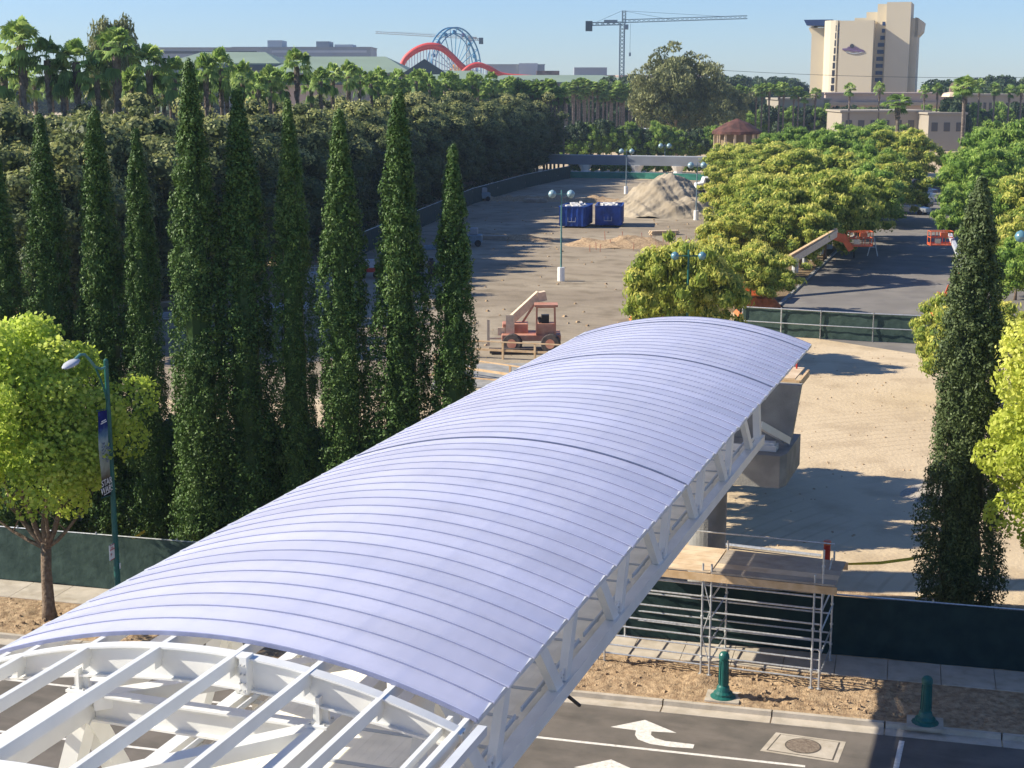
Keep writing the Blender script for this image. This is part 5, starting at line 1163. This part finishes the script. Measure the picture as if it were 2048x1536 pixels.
e, h, w_ = bld(975, 1088, 131, 1000, 40, 'grey box building with a white end wall right of the rides', M['greybuild'])
q = MB(); k = 1000/F; q.prism([(5, 0), (24*k+5, 0), (5, 12)], -1, 0, Matrix(((1, 0, 0), (0, 0, 1), (0, 1, 0)))); MB().box((8, -1, h-6), (12, 2, 14)).build('end_wall', M['greybuild_lt'], e)
e, h, w_ = bld(1060, 1250, 152, 950, 30, 'long tan building under construction at the foot of the tower crane', M['pinkbeige'], bands=1); addbox(e, 8, 20, h, 5, 10, M['greybuild']); addbox(e, -18, 14, h, 3, 10, M['terracotta'])
e, h, w_ = bld(1240, 1410, 152, 900, 30, 'pink-brown low building right of the tower crane', M['pinkbeige'], bands=1); addbox(e, 4, 26*.29, h, 22*.29, 8, M['terracotta'])
# podium
e, h, w_ = bld(1655, 1915, 187, 480, 24, 'pink-beige podium block with a flat cornice below the hotel tower', M['pinkbeige'], bands=0); MB().box((0, -.5, h-3), (w_+1, 1.2, 1.0)).build('cornice', M['beige'], e)
e, h, w_ = bld(1690, 1862, 222, 400, 20, 'lower beige wing with small windows in front of the podium', M['beige'], win=7)
e, h, w_ = bld(1560, 1660, 198, 430, 20, 'beige low building with a square pylon left of the podium', M['beige'], win=5); addbox(e, 4, 2.4, 0, h+2, 2, M['pinkbeige'], 'pylon', y=-1)
e, h, w_ = bld(1862, 1935, 226, 390, 16, 'dark-shaded low wing right of the beige wing', M['beige'], win=3)
e, h, w_ = bld(1935, 2110, 190, 460, 20, 'grey-beige parking structure behind the palms at the right edge', M['beige'], win=16)
# terracotta bell tower
c = D(1909, 165, 425); k = 425/F; e = empty('bell_tower', (c[0], c[1], 0), BR, label='small terracotta rock-like turret beside the leaning fan palm', cat='tower')
MB().box((0, 1.5, (HC+(165-222)*k)/2+2), (2.4, 3, HC+(165-222)*k+4)).build('shaft', M['terracotta'], e); MB().lathe((0, 1.5, HC+(165-188)*k), [(3.0, -.6), (2.6, .2), (1.2, .6), (.1, .7)], 12).build('canopy', M['cream_paint'], e)
q = MB(); q.lathe((1.2, 2, 0), [(1.9, HC+(165-205)*k), (2.0, HC+(165-175)*k), (1.4, HC+(165-166)*k), (.4, HC+(165-163)*k)], 7); q.build('crag', M['terracotta'], e)
# shingled rotunda
g = G(1472, 330); dd_ = (g-CAM)@FW; e = empty('rotunda', (g[0], g[1], 0), BR, label='round wooden rotunda with a dark shingled cone roof among the locust trees', cat='rotunda')
z1 = zat(262, g[0], g[1]); z2 = zat(240, g[0], g[1]); rr_ = 46*dd_/F
q = MB(); q.lathe((0, 0, 0), [(rr_*1.08, z1-.6), (rr_*1.08, z1), (rr_*.55, z1+(z2-z1)*.7), (.2, z2+.3)], 16); q.build('roof', M['brown_roof'], e)
for k in range(14):
    a = 2*math.pi*k/14; MB().bar((rr_*.95*math.cos(a), rr_*.95*math.sin(a), 0), (rr_*.95*math.cos(a), rr_*.95*math.sin(a), z1-.6), .45, .45).build('pillar', M['ply'], e)
q = MB(); q.cyl((0, 0, 0), rr_*.7, z1-.6, 16); q.build('drum', M['dry'], e)
c = D(1456, 240, 400); zt_ = c[2]; e = empty('dome_roof', (c[0], c[1], 0), label='pale green dome behind the shingled rotunda', cat='dome')
MB().lathe((0, 0, 0), [(4, 0), (4, zt_-1.5), (3.6, zt_-.3), (2.6, zt_+.9), (1.2, zt_+1.7), (.1, zt_+1.9)], 18).build('dome', M['greenroof'], e, smooth=True)
# ------------------------------------------------------------------ tower cranes
def lattice(q, a, b_, w_, nseg, r_, tri=False):
    a = Vector(a); b_ = Vector(b_); d = (b_-a).normalized(); ref = Vector((0, 0, 1)) if abs(d.z) < .9 else Vector((1, 0, 0)); x = d.cross(ref).normalized(); y = x.cross(d)
    cs = [x*w_/2+y*w_/2, -x*w_/2+y*w_/2, -x*w_/2-y*w_/2, x*w_/2-y*w_/2] if not tri else [x*w_/2, -x*w_/2, y*w_]
    n = len(cs)
    for c in cs: q.bar(a+c, b_+c, r_, r_)
    for i in range(nseg):
        for j in range(n): q.bar(a+(b_-a)*i/nseg+cs[j], a+(b_-a)*(i+1)/nseg+cs[(j+1) % n], r_*.6, r_*.6)
def crane(px, pyj, pyt, pxt, pxc, d, label, m, pyend, hook=True):
    c = D(px, 165, d); k = d/F; e = empty('tower_crane', (c[0], c[1], 0), BR, label=label, cat='crane'); zj = HC+(165-pyj)*k; zt_ = HC+(165-pyt)*k
    q = MB(); lattice(q, (0, 0, 0), (0, 0, zj), 2.0, 26, .42); q.build('mast', m, e)
    q = MB(); lattice(q, (0, 0, zj), (0, 0, zt_), 1.5, 4, .35, True); q.build('tower_head', m, e)
    q = MB(); xt = (pxt-px)*k; ze = HC+(165-pyend)*k; lattice(q, (0, 0, zj+.3), (xt, 0, ze), 1.3, 26, .28, True); q.build('jib', m, e)
    q = MB(); xc_ = (pxc-px)*k; lattice(q, (0, 0, zj), (xc_, 0, zj-.3), 1.2, 6, .4); q.build('counter_jib', m, e)
    MB().box((xc_, 0, zj-1.2), (3.0, 2, 4.4)).build('counterweight', M['teal_roof'], e); MB().box((xc_*.35, 0, zj+.8), (6, 1.5, 1.4)).build('winch', m, e)
    q = MB(); q.bar((0, 0, zt_), (xt*.42, 0, zj+1.4), .12, .12); q.bar((0, 0, zt_), (xt*.8, 0, ze+1.0), .12, .12); q.bar((0, 0, zt_), (xc_*.8, 0, zj+.4), .12, .12); q.build('pendant', m, e)
    MB().box((1.6, -1.2, zj-1.6), (2.0, 1.6, 2.2)).build('cab', m, e)
    if hook:
        q = MB(); q.bar((3.6, 0, zj), (3.6, 0, zj-13), .12, .12); q.box((3.6, 0, zj-13.5), (.8, .8, 1.6)); q.build('hook', m, e)
    return e
crane(1243, 52, 28, 1486, 1178, 700, 'dark tower crane with a long thin jib pointing right, above the eucalyptus', M['crane'], 43)
crane(936, 82, 74, 756, 962, 1100, 'pale tower crane half hidden behind the ferris wheel, jib pointing left', M['crane_pale'], 71, hook=False)
# ------------------------------------------------------------------ ferris wheel and coaster
d = 850.0; k = d/F; c = D(909, 165, d); cz = HC+(165-142)*k; e = empty('ferris_wheel', (c[0], c[1], 0), BR+R(56), label='blue steel ferris wheel with gold sunburst struts among the far rides', cat='ferris wheel'); Rw = 82*k
for y_ in (-1.6, 1.6):
    q = MB(); q.tube([(Rw*math.cos(a*R(7.5)), y_, cz+Rw*math.sin(a*R(7.5))) for a in range(49)], .42, 6, cap=False); q.tube([(Rw*.86*math.cos(a*R(7.5)), y_, cz+Rw*.86*math.sin(a*R(7.5))) for a in range(49)], .3, 6, cap=False); q.build('rim', M['ride_blue'], e)
for i in range(24):
    a = i*R(15); q = MB()
    q.bar((2*math.cos(a), 0, cz+2*math.sin(a)), (Rw*math.cos(a), -1.6, cz+Rw*math.sin(a)), .32, .32); q.bar((Rw*math.cos(a), -1.6, cz+Rw*math.sin(a)), (Rw*math.cos(a), 1.6, cz+Rw*math.sin(a)), .3, .3); q.build('spoke', M['ride_blue'], e)
for i in range(16):
    a = i*R(22.5); MB().lathe((Rw*.9*math.cos(a), 0, cz+Rw*.9*math.sin(a)-1.2), [(.2, 0), (1.1, .3), (1.2, 1.2), (.9, 1.9), (.1, 2.3)], 8).build('gondola', M['ride_blue'] if i % 3 else M['purple'], e)
for i, a in enumerate((50, 70, 84, 96, 112, 130)):
    MB().bar((2.5*math.cos(R(a)), -3, cz-8+2*math.sin(R(a))), (12.5*math.cos(R(a)), -3, cz-10+14*math.sin(R(a))), 1.1, 1.1).build('sunburst_ray', M['ride_gold'], e)
q = MB(); q.cyl((0, -3.2, cz-6), 3.2, 1.0, 20, axis=(0, 1, 0)); q.build('hub', M['ride_gold'], e)
for s_ in (-1, 1): MB().bar((s_*11, 4, 0), (0, 3, cz), 1.2, 1.2).build('support', M['white'], e)
d = 800.0; k = d/F
def coaster(pts, r_, label, d, sup=True):
    c = D(pts[0][0], 165, d); e = empty('roller_coaster', (c[0], c[1], 0), BR, label=label, cat='roller coaster'); k = d/F
    P_ = [((x-pts[0][0])*k, dy, HC+(165-y)*k) for x, y, dy in pts]
    # smooth
    Q = []
    for i in range(len(P_)-1):
        a, b_, c_, d_ = P_[max(0, i-1)], P_[i], P_[i+1], P_[min(len(P_)-1, i+2)]
        for t_ in np.linspace(0, 1, 8, endpoint=False): Q.append(tuple(.5*((2*b_[j])+(-a[j]+c_[j])*t_+(2*a[j]-5*b_[j]+4*c_[j]-d_[j])*t_*t_+(-a[j]+3*b_[j]-3*c_[j]+d_[j])*t_**3) for j in range(3)))
    Q.append(P_[-1]); MB().tube(Q, r_, 10).build('tunnel', M['ride_red'], e, smooth=True)
    MB().tube([(x, y-.4, z-r_*1.15) for x, y, z in Q], r_*.35, 6).build('track', M['ride_red'], e)
    if sup:
        for i in range(1, len(Q), 2): x, y, z = Q[i]; MB().bar((x, y, 0), (x, y, z-r_), .45, .45).build('support', M['white'], e)
coaster([(802, 138, 0), (812, 118, 0), (832, 102, 0), (856, 94, 0), (880, 97, 0), (900, 112, 2), (920, 132, 4), (945, 150, 6)], 1.45, 'red tubular roller coaster arch with white supports left of the ferris wheel', 800)
coaster([(925, 146, 0), (940, 134, 0), (958, 130, 0), (980, 138, 0), (1005, 150, 0), (1050, 154, 0), (1100, 156, 0)], 1.1, 'low red roller coaster track running right of the ferris wheel', 790)
# overhead wires
c1 = D(1400, 138, 420); c2 = D(2200, 152, 420)
e = empty('overhead_wire', tuple(c1), label='thin overhead cable crossing the sky behind the hotel', cat='cable'); dv = Vector(c2-c1)
MB().tube([dv*t_+Vector((0, 0, -1.2*4*t_*(1-t_))) for t_ in np.linspace(0, 1, 13)], .05, 4).build('wire', M['black'], e)
# ------------------------------------------------------------------ caution tape and pipe barrier behind the lower fence
def tape(pts, label):
    P_ = [G(x, y, z) for x, y, z in pts]; q = MB()
    for i, p in enumerate(P_):
        tw = .04*math.sin(i*1.3); q.v += [(p[0], p[1]+tw, p[2]-.045), (p[0], p[1]-tw, p[2]+.045)]
    for i in range(len(P_)-1): q.f.append((2*i, 2*i+2, 2*i+3, 2*i+1))
    q.v += [(x, y+.01, z) for x, y, z in q.v]; n = len(P_)*2
    q.f += [tuple(n+j for j in f[::-1]) for f in list(q.f)]
    tag(q.build('caution_tape', M['yellow']), label, 'caution tape')
tape([(1580, 1125, .6), (1640, 1124, .8), (1700, 1128, .75), (1760, 1126, .7), (1820, 1118, .85), (1860, 1108, 1.0)], 'yellow caution tape sagging between the scaffold and the wide cypress')
tape([(1810, 1215, .6), (1835, 1198, .7), (1865, 1180, .9)], 'short yellow caution tape slanting up to the foot of the cypress')
tape([(228, 1100, 1.0), (255, 1085, 1.4), (290, 1062, 1.9)], 'yellow caution tape above the fence right of the street lamp')
p = G(1652, 1150, .1); e = empty('traffic_post', (p[0], p[1], 0), label='red and orange post just behind the scaffold platform', cat='post'); MB().cyl((0, 0, 0), .12, 1.2, 12).build('tube', M['red'], e); MB().cyl((0, 0, 1.2), .13, .15, 12).build('band', M['orange'], e)
for (x, y, l_) in ((1480, 1095, 'grey pipe lying behind the pier column'),):
    g = G(x, y, .1); tag(MB().tube([(g[0]-1.5, g[1]+.2, .12), (g[0]+3, g[1]-.2, .14)], .07, 8).build('pipe', M['galv']), l_, 'pipe')
# clods and stones on the soil strip, lot and behind the fence
r = random.Random(21); q = MB()
def clod(x, y, z, s):
    a = r.uniform(0, 3); q.box((x, y, z), (s*r.uniform(.7, 1.3), s*r.uniform(.7, 1.3), s*.6), Matrix.Rotation(a, 3, 'Z')@Matrix.Rotation(r.uniform(-.4, .4), 3, 'X'), taper=.6)
for i in range(900): p = st(r.uniform(-40, 1.6), r.uniform(.15, 2.9)); clod(p[0], p[1], .17, r.uniform(.03, .10))
for i in range(700): p = st(r.uniform(-14, 8), r.uniform(5.0, 10)); clod(p[0], p[1], .1, r.uniform(.04, .16))
for i in range(700): x_ = r.uniform(-40, 0); clod(x_, r.uniform(55, 100), .0, r.uniform(.03, .12))
for i in range(500): x_ = r.uniform(-75, -18); clod(x_, r.uniform(90, 220), .02, r.uniform(.08, .3))
me_o = q.build('loose_clods', M['soil']); tag(me_o, 'loose clods and stones scattered over the bare soil', 'stones', kind='stuff')
# ------------------------------------------------------------------ haze
HZ = True
if HZ:
    q = MB(); q.box((-250, 700, 60), (2600, 1700, 124)); hz = tag(q.build('haze', None), kind='stuff')
    m = bpy.data.materials.new('haze'); m.use_nodes = True; t = m.node_tree; t.nodes.remove(t.nodes['Principled BSDF'])
    pv = t.nodes.new('ShaderNodeVolumePrincipled'); pv.inputs['Color'].default_value = (.62, .80, 1.0, 1); pv.inputs['Density'].default_value = .00015; pv.inputs['Anisotropy'].default_value = .2
    t.links.new(pv.outputs[0], t.nodes['Material Output'].inputs['Volume']); hz.data.materials.append(m)
S.cycles.volume_bounces = 0
